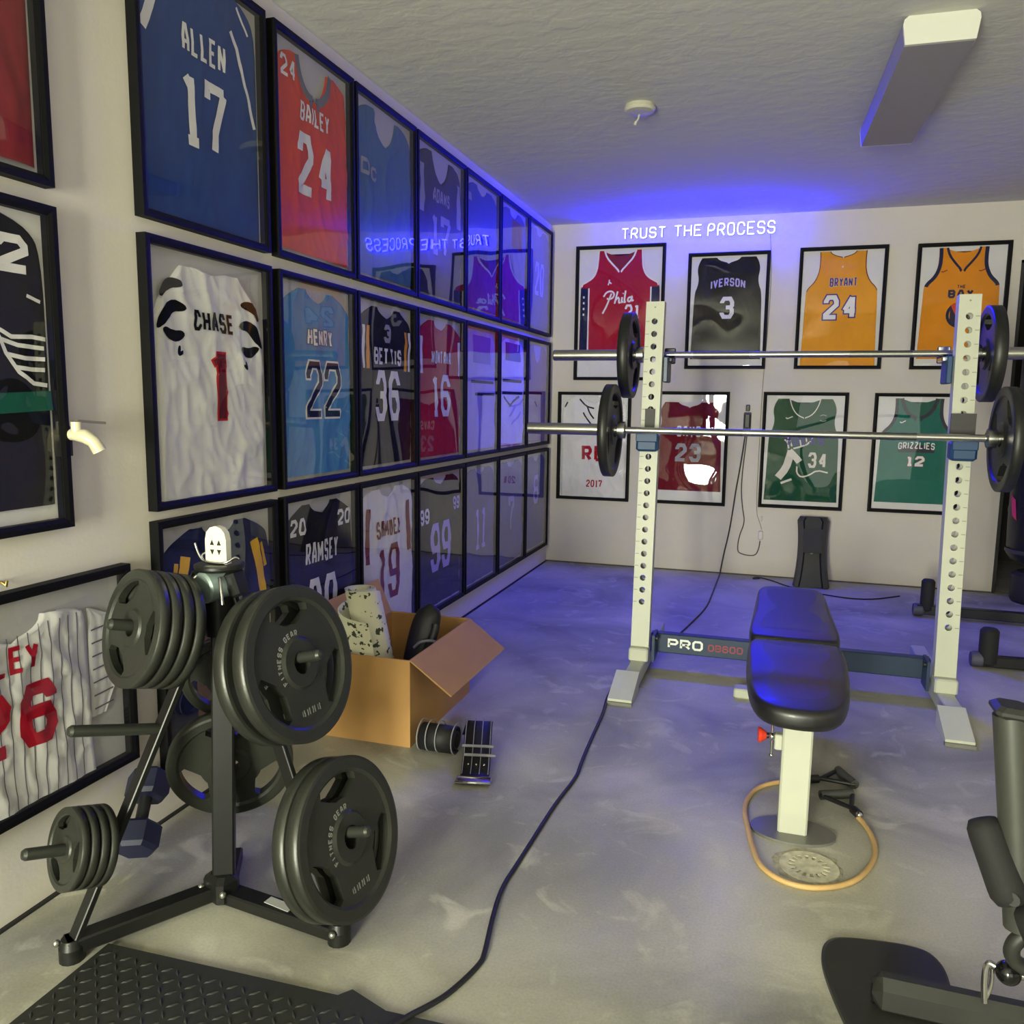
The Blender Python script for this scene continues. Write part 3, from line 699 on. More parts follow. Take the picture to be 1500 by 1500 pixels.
# ------------------------------------------------------------------ wires and plugs on the back wall
WIRE = mat('wire_grey', '#4a4640', .6); WIREB = mat('cord_black', '#141416', .5)
def cord(name, pts, r, m, label, cat, group=None, sm=2):
    o = MB().tube(smoothpts(pts, sm), r, 8).build(name, m)
    return tag(o, label, cat, group)
t = thing('inline_dimmer', 'small black plug adapter hanging on the back wall below the neon sign', 'adapter', (1.413, 0, 1.014))
MB().box((0, -.022, .062), (.038, .030, .10), bev=.006).build('body', BLACK, t); MB().box((0, -.02, .15), (.026, .022, .045), bev=.004).build('plug', BLACK, t)
MB().box((0, -.008, .06), (.05, .014, .12), bev=.004).build('bracket', BLACK, t)
cord('black_cable', [(1.408, -.015, 1.02), (1.384, -.012, .778), (1.36, -.012, .60), (1.345, -.012, .443), (1.328, -.012, .297), (1.30, -.012, .15), (1.283, -.012, .03), (1.281, -.06, .005), (1.277, -.4, .005), (1.274, -.705, .005), (1.269, -1.075, .005), (1.211, -1.492, .005), (1.168, -1.756, .005), (1.15, -1.95, .005), (1.142, -2.02, .005)], .0045, WIREB, 'black power cord dropping from the wall adapter to the rack crossbar', 'cord')
cord('sign_wire', [(1.418, -.012, 1.02), (1.408, -.010, .873), (1.397, -.010, .72), (1.395, -.010, .589), (1.412, -.010, .46), (1.431, -.010, .376), (1.395, -.010, .27), (1.388, -.010, .166), (1.42, -.010, .15), (1.46, -.010, .142), (1.515, -.010, .145), (1.534, -.010, .20), (1.538, -.012, .25)], .0035, WIRE, 'thin grey wire looping on the back wall to the white junction', 'wire')
t = thing('wire_junction', 'small white plug junction taped low on the back wall', 'plug', (1.54, 0, .25))
MB().box((0, -.010, .04), (.034, .018, .062), bev=.006).build('body', mat('white_plastic', '#cfccc3', .5), t)
MB().box((0, -.008, .155), (.012, .012, .035), bev=.003).build('strain_relief', mat('white_plastic', '#cfccc3', .5), t)
cord('thin_wire', [(1.545, -.004, .33), (1.530, -.004, .38), (1.500, -.004, .45), (1.500, -.004, .9), (1.500, -.004, 1.30), (1.520, -.004, 1.8), (1.52, -.004, 2.1), (1.50, -.008, 2.31)], .0018, mat('wire_pale', '#8d877c', .6), 'hair thin pale wire running up the wall to the neon sign', 'wire')
cord('floor_wire', [(1.55, -.10, .004), (1.50, -.14, .004), (1.52, -.07, .008), (1.62, -.12, .004), (1.75, -.33, .004), (2.0, -.5, .004), (2.2, -.52, .004), (2.4, -.33, .004)], .004, WIREB, 'black wire lying on the floor along the back wall', 'wire')
cord('extension_cord', [(1.10, -2.06, .006), (1.075, -2.30, .006), (1.010, -2.44, .006), (1.000, -2.708, .006), (1.022, -2.892, .006), (1.030, -3.148, .006), (1.041, -3.381, .006), (1.051, -3.473, .006), (1.031, -3.656, .006), (1.025, -3.825, .006), (1.018, -4.025, .006), (1.013, -4.122, .006), (1.028, -4.232, .006), (1.054, -4.362, .006), (1.058, -4.40, .006), (1.03, -4.501, .007), (1.005, -4.555, .012), (.98, -4.60, .018), (.90, -4.75, .019), (.86, -5.0, .019), (.9, -5.4, .019)], .0058, WIREB, 'long black extension cord winding over the concrete from the rack to the rubber mat', 'cord')

# ------------------------------------------------------------------ ceiling
t = thing('ceiling_light', 'unlit wraparound fluorescent fixture on the textured ceiling', 'ceiling light', (2.02, -2.25, 2.352), radians(1.6))
WHT = mat('white_enamel', '#cfd0c6', .5); LENS = mat('grey_diffuser', '#8f8d92', .55)
def fx_ring(y, s=1.0): return [(-.098*s, y, .088), (-.110*s, y, .078), (-.113*s, y, .062), (-.104*s, y, 0), (.104*s, y, 0), (.113*s, y, .062), (.110*s, y, .078), (.098*s, y, .088)]
MB().loft([fx_ring(-.545), fx_ring(.545)]).build('diffuser', LENS, t)
for y0, y1 in ((-.560, -.545), (.545, .560)): MB().loft([fx_ring(y0, 1.005), fx_ring(y1, 1.005)]).build('end_cap', WHT, t)
t = thing('ceiling_socket', 'small round white ceiling socket with a dangling pull stem', 'ceiling fixture', (.977, -2.234, 2.40))
MB().lathe([(.035, .012), (.060, .014), (.068, .024), (.062, .04)], 24).build('ring', mat('socket_white', '#bdbba9', .5), t)
MB().lathe([(.0, .0125), (.035, .0125)], 20, caps=False).build('recess', mat('socket_dark', '#26231f', .8), t)
m = MB(); m.tube([(.0, -.01, .0), (-.004, -.012, -.02), (-.012, -.016, -.032)], .004, 8); m.tube([(-.012, -.016, -.03), (-.016, -.018, -.044)], .006, 8)
m.build('pull_stem', mat('socket_white', '#bdbba9', .5), t)

# ------------------------------------------------------------------ tap on the left wall
t = thing('hose_tap', 'cream painted hose tap with lever sticking out between the framed jerseys', 'tap', (0, -4.385, 1.06))
TAP = mat('tap_cream', '#c4bd9f', .35)
MB().lathe([(.026, 0), (.026, .008), (.016, .012)], 16, (0, .0, .04), (1, 0, 0)).build('wall_flange', BLACK, t)
MB().box((.012, -.01, .015), (.024, .035, .05)).build('wall_box', BLACK, t)
MB().tube(smoothpts([(.005, 0, .04), (.04, 0, .04), (.07, .004, .036), (.085, .012, .022), (.09, .02, .002)], 2), [.012]*13+[.014]*1, 12).build('spout', TAP, t) if False else MB().tube([(.005, 0, .04), (.04, 0, .04), (.065, .004, .037), (.082, .012, .024), (.09, .02, .002)], [.012, .014, .017, .015, .016], 12).build('spout', TAP, t)
MB().tube([(.045, .0, .04), (.045, .0, .07)], .012, 12).build('bonnet', TAP, t)
MB().bar((.045, .0, .072), (.055, .075, .066), .012, .006).build('lever', mat('lever_grey', '#8b8478', .4, .6), t)

# ------------------------------------------------------------------ floor mat with diamond tread
t = thing('rubber_mat', 'black diamond tread rubber mat on the concrete', 'mat', (.27, -6.9, 0))
MW, ML = 1.23, 2.33
MATM = mat('mat_rubber', '#222420', .62, var=.12, scale=4)
pl = [(0, 0), (MW, 0), (MW, ML), (.66, ML-.02), (.57, ML+.012), (.55, ML-.012), (.0, ML-.03)]
m = MB(); m.loft([[(x, y, 0) for x, y in pl], [(x, y, .010) for x, y in pl]]); m.build('sheet', MATM, t)
m = MB(); n_ = 0
for a in range(46):
    for b in range(44):
        x, y = .02 + a*.0265, 1.13 + b*.0265
        if y > ML-.045 or x > MW-.02: continue
        d_ = Vector((1, 1, 0)).normalized() if (a+b) % 2 else Vector((1, -1, 0)).normalized()
        q = Vector((-d_.y, d_.x, 0)); cc = Vector((x, y, .010)); l, w2 = .0125, .0036
        m.add([cc-d_*l, cc-q*w2, cc+d_*l, cc+q*w2, cc-d_*l*.55+Vector((0, 0, .0022)), cc+d_*l*.55+Vector((0, 0, .0022))], [(0, 1, 4), (1, 2, 5), (1, 5, 4), (2, 3, 5), (3, 0, 4), (3, 4, 5)])
o = m.build('tread', MATM, t); o['kind'] = 'stuff'

# ------------------------------------------------------------------ weight plates
IRON = mat('plate_grey', '#2f312b', .36, .3, var=.08, scale=20, bump=.05, bscale=220)
IRONB = mat('plate_black', '#1d1e1c', .42, .1, var=.1, scale=20, bump=.04, bscale=240)
PRINT = mat('plate_print', '#8f918a', .5)
def plate_mesh(R, T, rot=0.0, key='p', hub=.145, mt=IRON):
    """grip plate on the +z axis from z=0 to z=T: thick rim, thin web, three grip holes"""
    N = 96; rr = [hub, .30, .34, .50, .61, .72, .80, .84, .965, 1.0]
    up = [.98, .98, .62, .60, .60, .60, .66, 1.0, 1.0, .90]
    V = []; F = []; SM = []
    hc = [90+rot, 210+rot, 330+rot]
    def warp(k, r):
        a = 360.0*k/N
        if r < .40 or r > .805: return radians(a)
        d = min(((a-h_+180) % 360-180 for h_ in hc), key=abs); base = a-d
        f = {.50: .36, .61: .78, .72: 1.0, .80: .86}.get(r, 1.0)
        edge = 30.0
        if abs(d) <= edge+.01: d2 = d*f
        else: d2 = math.copysign(edge*f + (abs(d)-edge)*(60-edge*f)/(60-edge), d)
        return radians(base+d2)
    def hole(k, i):
        a = 360.0*(k+.5)/N
        return rr[i] >= .45 and rr[i+1] <= .805 and min(abs((a-h_+180) % 360-180) for h_ in hc) < 30.0
    n = len(rr)
    for side in (0, 1):
        for i, r in enumerate(rr):
            for k in range(N):
                a = warp(k, r); z = T/2 + (up[i]*T/2 if side else -up[i]*T/2)
                V.append((cos(a)*r*R, sin(a)*r*R, z))
    ix = lambda side, i, k: side*n*N + i*N + k % N
    for i in range(n-1):
        for k in range(N):
            if hole(k, i): continue
            F.append((ix(1, i, k), ix(1, i+1, k), ix(1, i+1, k+1), ix(1, i, k+1))); F.append((ix(0, i, k), ix(0, i, k+1), ix(0, i+1, k+1), ix(0, i+1, k)))
            if i+1 < n-1 and hole(k, i+1): F.append((ix(1, i+1, k), ix(0, i+1, k), ix(0, i+1, k+1), ix(1, i+1, k+1)))
            if i > 0 and hole(k, i-1): F.append((ix(0, i, k), ix(1, i, k), ix(1, i, k+1), ix(0, i, k+1)))
            for dk in (-1, 1):
                if hole(k+dk, i):
                    kk = k if dk < 0 else k+1
                    F.append((ix(0, i, kk), ix(1, i, kk), ix(1, i+1, kk), ix(0, i+1, kk)))
    for k in range(N):
        F.append((ix(0, 0, k), ix(1, 0, k), ix(1, 0, k+1), ix(0, 0, k+1))); F.append((ix(1, n-1, k), ix(0, n-1, k), ix(0, n-1, k+1), ix(1, n-1, k+1)))
    mb = MB().add(V, F, True)
    me = mb.mesh('plate_body', mt)
    for p in me.polygons: p.use_smooth = False
    # smooth only the round rim
    for p in me.polygons:
        c_ = p.center
        if sqrt(c_.x**2+c_.y**2) > R*.99: p.use_smooth = True
    return me
def arc_text(mb, txt, r, a_mid, h_, sw, z, step_deg):
    a0 = a_mid + step_deg*(len(txt)-1)/2
    for k, ch in enumerate(txt):
        a = radians(a0 - k*step_deg); w_ = 2*pi*r*step_deg/360*.72
        for st in GL.get(ch, []):
            def fn(x, y): 
                rad = r + y; aa = a - x/r
                return (cos(aa)*rad, sin(aa)*rad, z)
            strip(mb, [Vector(((px-.5)*(w_-sw), (pz-.5)*(h_-sw))) for px, pz in st], sw, fn)
PM = {}
def plate(label, c_, d, R, T, rot=0.0, mt=IRON, group=None, letters=True, spin=0.0):
    """plate with its inner face centre at c_, facing direction d"""
    t = thing('weight_plate', label, 'weight plate', c_, 0, group)
    x, y, z = basis(d)
    t.rotation_euler = (Matrix((x, y, z)).transposed() @ Matrix.Rotation(radians(spin), 3, 'Z')).to_euler()
    k = (R, T, rot, mt.name)
    if k not in PM: PM[k] = plate_mesh(R, T, rot, mt=mt)
    link('plate_body', PM[k], t)
    if letters:
        kk = (R, T, 'txt')
        if kk not in PM:
            mb = MB(); zt = T*.81+.0012
            arc_text(mb, 'FITNESS GEAR', R*.385, 90+55, R*.075, R*.016, T*.5+T*.30+.001, 11)
            PM[kk] = [mb.mesh('raised_lettering', PRINT)]; mb = MB()
            for st in text_strokes('45 LB 20 KG' if R > .16 else '10 LB', 0, -R*.62, R*.36, R*.085, R*.017):
                strip(mb, st, R*.017, lambda a, b: (a, b, T*.5+T*.30+.001))
            PM[kk].append(mb.mesh('weight_marking', PRINT))
        link('raised_lettering', PM[kk][0], t); link('weight_marking', PM[kk][1], t)
    return t

# ------------------------------------------------------------------ weight tree
TREE = mat('tree_black', '#1a1b19', .4, .3, var=.06, scale=14)
TOP = Vector((.395, -4.335, .770)); LF = Vector((.224, -4.653, .03)); RF = Vector((.733, -4.421, .03)); HUB = Vector((.398, -4.372, .045))
T0 = Vector((.40, -4.36, 0))
t = thing('weight_tree', 'black three legged weight tree loaded with plates beside the pinstripe jersey', 'weight tree', T0)
L_ = lambda p: Vector(p)-T0
def dirv(az, tl): a, b = radians(az), radians(tl); return Vector((cos(a)*cos(b), sin(a)*cos(b), sin(b)))
DL, DR, DB = dirv(-114, 15), dirv(-7, 15), dirv(122, 15)
MB().bar(L_(HUB+Vector((0, 0, .0))), L_(TOP+Vector((0, 0, -.02))), .050, .042, up=(0.5, -.87, 0), bev=.004).build('post', TREE, t)
MB().bar(L_(LF), L_(TOP+Vector((-.01, -.02, -.03))), .034, .014, up=DL, bev=.002).build('leg', TREE, t)
MB().bar(L_(RF), L_(TOP+Vector((.02, 0, -.03))), .014, .036, up=(0, 0, 1), bev=.002).build('leg', TREE, t)
m = MB(); m.bar(L_(LF+Vector((-.01, -.01, .001))), L_(HUB+Vector((-.01, -.01, -.014))), .045, .034, bev=.004); m.build('foot_bar', TREE, t)
m = MB(); m.bar(L_(RF+Vector((.015, 0, -.008))), L_(HUB+Vector((.0, -.005, -.022))), .05, .030, bev=.004); m.build('foot_bar', TREE, t)
m = MB(); m.bar(L_(HUB+Vector((0, 0, -.03))), L_(HUB+Vector((-.09, .16, -.03))), .045, .03, bev=.004); m.build('foot_bar', TREE, t)
m = MB(); m.box(L_(HUB+Vector((0, -.01, -.005))), (.075, .062, .07), rotm('Z', -20), bev=.012); m.build('hub_joint', TREE, t)
BOLT = mat('bolt_steel', '#a9aa9f', .3, .9)
for p in (LF+Vector((-.022, -.018, .012)), RF+Vector((.0, -.03, .004)), HUB+Vector((-.038, -.035, .0)), HUB+Vector((.03, -.046, .0))):
    MB().sphere(L_(p), .008, 10, 6).build('bolt', BOLT, t)
for p in (LF, RF): MB().lathe([(.026, -.03), (.026, .0), (.02, .018)], 14, L_(p)).build('foot_cap', TREE, t)
q = HUB.lerp(RF, .48) + Vector((.008, -.003, .0015)); xd = (RF-HUB).normalized()
MB().bar(L_(q-xd*.035), L_(q+xd*.035), .024, .0015).build('label_sticker', mat('sticker', '#a8a9a6', .5), t, 'pale sticker on foot bar')
PEG = mat('peg_grey', '#3c3f39', .35, .5)
def on(f, s): return f.lerp(TOP, s)
pegs = {'lu': (on(LF, .855), DL, .215), 'lm': (on(LF, .575), DL, .20), 'll': (on(LF, .265), DL, .185), 'ru': (on(RF, .75), DR, .205), 'rl': (on(RF, .265), DR, .172),
        'bu': (Vector((.392, -4.33, .50)), DB, .2), 'bl': (Vector((.394, -4.335, .295)), DB, .2)}
for k, (p, d, l) in pegs.items():
    MB().lathe([(.0125, 0), (.0125, l-.006), (.009, l), (0, l+.002)], 14, L_(p), d, caps=False).build('peg', PEG, t)
m = MB()
m.lathe([(.052, 0), (.056, .006), (.056, .012), (.05, .014)], 20, L_(TOP+Vector((0, -.01, .030)))); m.build('top_tray', TREE, t)
m = MB(); m.box(L_(TOP+Vector((-.045, -.02, .005))), (.03, .05, .05), rotm('Y', 20), bev=.006); m.build('top_bracket', TREE, t); m = MB(); m.box(L_(TOP+Vector((.045, -.01, .0))), (.03, .05, .06), rotm('Y', -20), bev=.006); m.build('top_bracket', TREE, t)
MB().lathe([(0, .0), (.030, .0), (.036, .004), (.036, .07)], 24, L_(TOP+Vector((-.008, -.062, -.005))), (.30, .95, .05), caps=False).build('bar_holder', mat('holder_silver', '#8fa09b', .35, .4), t, 'silver round bar holder end')
MB().tube([L_(TOP+Vector((0, -.02, -.03))), L_(TOP+Vector((0, -.015, -.12)))], .034, 14).build('collar_sleeve', BLACK, t)

GP = 'weight plates on the weight tree'
def stack(peg, n, R, T, start, mt, labels, rot, gap=.003, letters=True):
    p, d, l = pegs[peg]
    for k in range(n):
        sag = Vector((0, 0, -(R*.145-.0125)*.95))
        plate(labels[k] if isinstance(labels, list) else labels, p + d*(start + k*(T+gap)) + sag, d, R, T, rot, mt, GP, letters, spin=(k*37) % 120 if k < n-1 else 0)
stack('lu', 4, .127, .024, .064, IRON, ['grey grip plate nearest the leg on the top peg of the wall side leg', 'grey grip plate second from the leg on the top peg of the wall side leg', 'grey grip plate third from the leg on the top peg of the wall side leg', 'outermost grey grip plate on the top peg of the wall side leg'], 35, letters=False)
stack('ll', 4, .084, .017, .028, IRON, ['small grey plate nearest the leg on the low wall side peg', 'small grey plate second from the leg on the low wall side peg', 'small grey plate third from the leg on the low wall side peg', 'outermost small grey plate on the low wall side peg'], 35, letters=False)
stack('ru', 2, .174, .034, .065, IRON, ['large black grip plate tucked behind another at box height', 'large black grip plate with raised lettering, outermost at box height'], 0, gap=.020)
stack('rl', 2, .172, .034, .056, IRON, ['large black grip plate behind another near the floor on the tree', 'large black grip plate with raised lettering, outermost near the floor'], 0, gap=.002)
stack('bl', 1, .148, .032, .045, IRON, 'grey grip plate behind the post of the tree near the floor', 0)
stack('bu', 1, .11, .026, .060, IRON, 'smaller grey plate behind the post under the tree top', 0)
t = thing('collar_clip', 'white plastic collar clip with four dark notches standing on the weight tree', 'collar clip', TOP+Vector((.0, -.012, .044)))
CL = mat('clip_white', '#d3d1bb', .6)
pr = [(-.028, 0), (.028, 0), (.028, .055), (.024, .072), (.014, .083), (0, .087), (-.014, .083), (-.024, .072), (-.028, .055)]
m = MB(); m.loft([[(x, -.009, z) for x, z in pr], [(x, .009, z) for x, z in pr]]); m.build('body', CL, t)
m = MB()
for sx in (-1, 1):
    for sz in (-1, 1):
        m.add([(sx*.0035, -.0096, .038+sz*.005), (sx*.015, -.0096, .038+sz*.005), (sx*.009, -.0096, .038+sz*.018), (sx*.004, -.0096, .036+sz*.005+.0005)][:3], [(0, 1, 2)])
m.build('notch', BLACK, t)
CHROME = mat('chrome', '#c9c9c9', .15, 1.0)
m = MB(); m.tube(smoothpts([(-.055, -.01, .045), (-.045, -.012, .02), (-.03, -.014, .004), (.0, -.016, .002), (.03, -.014, .004), (.045, 0, .018), (.05, .006, .012)], 2), .0028, 8); m.tube(smoothpts([(-.03, -.012, .004), (-.04, -.01, .018), (-.03, 0, .024), (-.024, .0, .012)], 2), .0028, 8); m.build('wire_spring', CHROME, t)
for sg in (-1, 1):
    o = MB().tube([TOP+Vector((sg*.03, -.05, .02)), TOP+Vector((sg*.046, -.068, -.0)), TOP+Vector((sg*.052, -.072, -.035))], .004, 8).build('clip_handle', CHROME)
    tag(o, 'bright metal clip handle on the tree, next to the ' + ('four grey plates' if sg < 0 else 'large black plates'), 'clip', 'clip handles on the weight tree')

# ------------------------------------------------------------------ navy dumbbell under the pinstripe jersey
t = thing('hex_dumbbell', 'navy hex dumbbell on the floor under the pinstripe jersey', 'dumbbell', (.085, -4.31, 0))
NAVY = mat('navy_rubber', '#171b36', .5, var=.1)
ax = Vector((.30, -.62, -.55)).normalized(); cc = Vector((.0, .03, .125))
for s_ in (-1, 1):
    MB().lathe([(.045, -.035), (.056, -.025), (.056, .025), (.045, .035)], 6, cc+ax*.07*s_, ax, smooth=False).build('head', NAVY, t)
MB().tube([cc-ax*.05, cc+ax*.05], .016, 12).build('handle', mat('handle_dark', '#2a2a2c', .4, .5), t)

# ------------------------------------------------------------------ cardboard box with gear
BX = (.10, .452, -3.432, -2.85, .310)
CARD = mat('cardboard', '#b58a52', .85, var=.06, scale=5)
t = thing('cardboard_box', 'open cardboard box with one flap folded out beside the belt', 'box', (.276, -3.19, 0))
x0, x1, y0, y1, zt = BX; ox, oy = .276, -3.19; th = .006
for nm, b in (('side', ((x0+x1)/2, y0+th/2, zt/2, x1-x0, th, zt)), ('side', ((x0+x1)/2, y1-th/2, zt/2, x1-x0, th, zt)), ('side', (x0+th/2, (y0+y1)/2, zt/2, th, y1-y0-2*th, zt)), ('side', (x1-th/2, (y0+y1)/2, zt/2, th, y1-y0-2*th, zt)), ('bottom', ((x0+x1)/2, (y0+y1)/2, th/2, x1-x0-2*th, y1-y0-2*th, th))):
    MB().box((b[0]-ox, b[1]-oy, b[2]), b[3:]).build(nm, CARD, t)
def flap(a, b, c_, d):
    P = [Vector(p)-Vector((ox, oy, 0)) for p in (a, b, c_, d)]; n = (P[1]-P[0]).cross(P[3]-P[0]).normalized()*.005
    MB().loft([[p-n*.5 for p in P], [p+n*.5 for p in P]]).build('flap', CARD, t)
flap((x1, y0, zt), (x1, y1, zt), (x1+.14, y1+.03, zt-.12), (x1+.14, y0+.03, zt-.12))
flap((x0, y0, zt), (x0, y1, zt), (x0-.05, y1-.02, zt+.14), (x0-.05, y0+.05, zt+.14))
flap((x0, y1, zt), (x1, y1, zt), (x1-.03, y1+.12, zt-.08), (x0+.03, y1+.12, zt-.08))
# rolled leaf-print mat standing in the box
def leaf_mat():
    m = mat('leaf_print_paper', '#d8d6ba', .8); nt = m.node_tree; b = nt.nodes['Principled BSDF']; L = nt.links.new
    tc = nt.nodes.new('ShaderNodeTexCoord'); mp = nt.nodes.new('ShaderNodeMapping'); mp.inputs['Scale'].default_value = (14, 14, 34); mp.inputs['Rotation'].default_value = (.4, .5, .3)
    v = nt.nodes.new('ShaderNodeTexVoronoi'); v.inputs['Scale'].default_value = 1.0; v.inputs['Randomness'].default_value = .9
    nz = nt.nodes.new('ShaderNodeTexNoise'); nz.inputs['Scale'].default_value = 45; sc2 = nt.nodes.new('ShaderNodeVectorMath'); sc2.operation = 'MULTIPLY_ADD'; sc2.inputs[1].default_value = (1.6, 1.6, 1.6)
    L(tc.outputs['Object'], mp.inputs['Vector']); L(tc.outputs['Object'], nz.inputs['Vector']); L(nz.outputs['Color'], sc2.inputs[0]); L(mp.outputs[0], sc2.inputs[2]); L(sc2.outputs[0], v.inputs['Vector'])
    r = nt.nodes.new('ShaderNodeValToRGB'); r.color_ramp.elements[0].position = .27; r.color_ramp.elements[0].color = lin('#3e4434'); r.color_ramp.elements[1].position = .31; r.color_ramp.elements[1].color = lin('#d8d6ba')
    L(v.outputs['Distance'], r.inputs['Fac']); L(r.outputs['Color'], b.inputs['Base Color'])
    return m
t = thing('rolled_mat', 'rolled cream mat with dark leaf print standing in the cardboard box', 'rolled mat', (.24, -3.24, .012))
m = MB(); n_ = 90; A = []; B = []
hz = .50
for i in range(n_+1):
    a = i/n_*2*pi*3.1 + 4.6; r = .028 + .042*(i/n_)**.9
    if i > n_*.80: r += .055*((i/n_-.8)/.2)**1.5
    def pt(rr, z): return Vector((rr*cos(a), rr*sin(a), z)) + Vector((-.075, -.06, 0))*(z/hz) + Vector((.03, .01, 0))
    zz = hz - .10*max(0, (i/n_-.72)/.28)
    A.append((pt(r, .0), pt(r, zz), pt(r+.005, zz), pt(r+.005, .0)))
m.loft(A, True, True); m.build('sheet', leaf_mat(), t)
t = thing('gym_glove', 'black padded glove lying in the cardboard box', 'glove', (.358, -3.10, .15))
GLV = mat('glove_black', '#101012', .55, bump=.05, bscale=90)
R_ = []
for i in range(13):
    a = i/12; g_ = sqrt(max(.02, 1-((a-.5)/.503)**4)); rx = .058*g_; ry = .040*g_
    c0 = Vector((-.03+.05*a, -.03+.05*a, .27*a))
    R_.append([c0 + Vector((cos(k*pi/9)*rx, sin(k*pi/9)*ry, 0)) for k in range(18)])
MB().loft(R_, True, True).build('shell', GLV, t)
m = MB(); m.tube(smoothpts([(.02, -.03, .10), (.05, -.035, .15), (.06, -.025, .19), (.058, -.02, .205)], 2), .016, 10); m.build('thumb', GLV, t)
MB().tube(smoothpts([(-.01, -.066, .12), (.02, -.075, .15), (.06, -.05, .15), (.075, -.02, .13)], 2), .006, 8).build('strap', mat('strap_grey', '#6b6b78', .5), t)

# ------------------------------------------------------------------ lifting belt
t = thing('lifting_belt', 'black lifting belt with pale stitching and metal buckle coiled beside the box', 'belt', (.63, -3.42, 0))
BELT = mat('belt_black', '#17171a', .6); STI = mat('stitching', '#8f8f92', .7)
def coil(x0, x1, r_in=.018, r_out=.046, turns=1.8):
    Rg = []
    for i in range(49):
        a = i/48*2*pi*turns; r = r_in + (r_out-r_in)*i/48; o = Vector((0, .0, .050))
        f = lambda rr, x: (x, o.y + cos(a)*rr, o.z + sin(a)*rr)
        Rg.append([f(r, x0), f(r, x1), f(r+.006, x1), f(r+.006, x0)])
    return Rg
MB().loft(coil(-.135, -.01), True, True).build('coil', BELT, t)
for xs in (-.136, -.105, -.07, -.012):
    m = MB(); m.tube([(xs, cos(a*pi/12)*.0525, .052+sin(a*pi/12)*.0525) for a in range(25)], .0022, 6); m.build('stitching', STI, t)
S = smoothpts([(.02, .10, .030), (.035, .11, .085), (.055, .04, .100), (.085, -.06, .05), (.105, -.13, .016), (.115, -.165, .012)], 2)
Rg = []
for i, p in enumerate(S):
    tn = (S[min(i+1, len(S)-1)]-S[max(i-1, 0)]).normalized(); sd = Vector((.96, -.28, 0)).cross(tn); sd = Vector((.97, .22, 0)); up = sd.cross(tn).normalized()
    Rg.append([p-sd*.046, p+sd*.046, p+sd*.046+up*.006, p-sd*.046+up*.006])
MB().loft(Rg, True, True).build('strap', BELT, t)
for q in (-.042, -.014, .014, .042):
    m = MB(); m.tube([p + Vector((.97, .22, 0))*q + Vector((0, 0, .0075)) for p in S], .0016, 6); m.build('stitching', STI, t)
for q in (.10, .085):
    p = Vector((.085, -.055, .062)) + Vector((.02, -.035, -.014))*(1 if q < .09 else 0); sd = Vector((.97, .22, 0))
    MB().tube([p-sd*.052, p+sd*.052], .005, 8).build('keeper', STI, t)
for q in (-.026, 0, .026):
    MB().sphere(Vector((.102, -.115, .026))+Vector((.97, .22, 0))*q, .0045, 8, 6).build('rivet', CHROME, t)
b0 = Vector((.118, -.178, .012)); sd = Vector((.97, .22, 0)).normalized(); fw_ = Vector((.22, -.97, 0)).normalized()
m = MB(); m.tube([b0-sd*.054, b0+sd*.054, b0+sd*.054+fw_*.034, b0-sd*.054+fw_*.034], .006, 8, closed=True); m.bar(b0-sd*.05+fw_*.02, b0+sd*.05+fw_*.02, .024, .003); m.build('buckle', CHROME, t)

o = MB().tube([(.0, -4.575, .785), (.012, -4.575, .785), (.018, -4.572, .778), (.02, -4.572, .79)], .0035, 8).build('wall_hook', mat('brass', '#b39b5a', .35, .9))
tag(o, 'small brass hook in the wall just above the pinstripe jersey frame', 'hook')
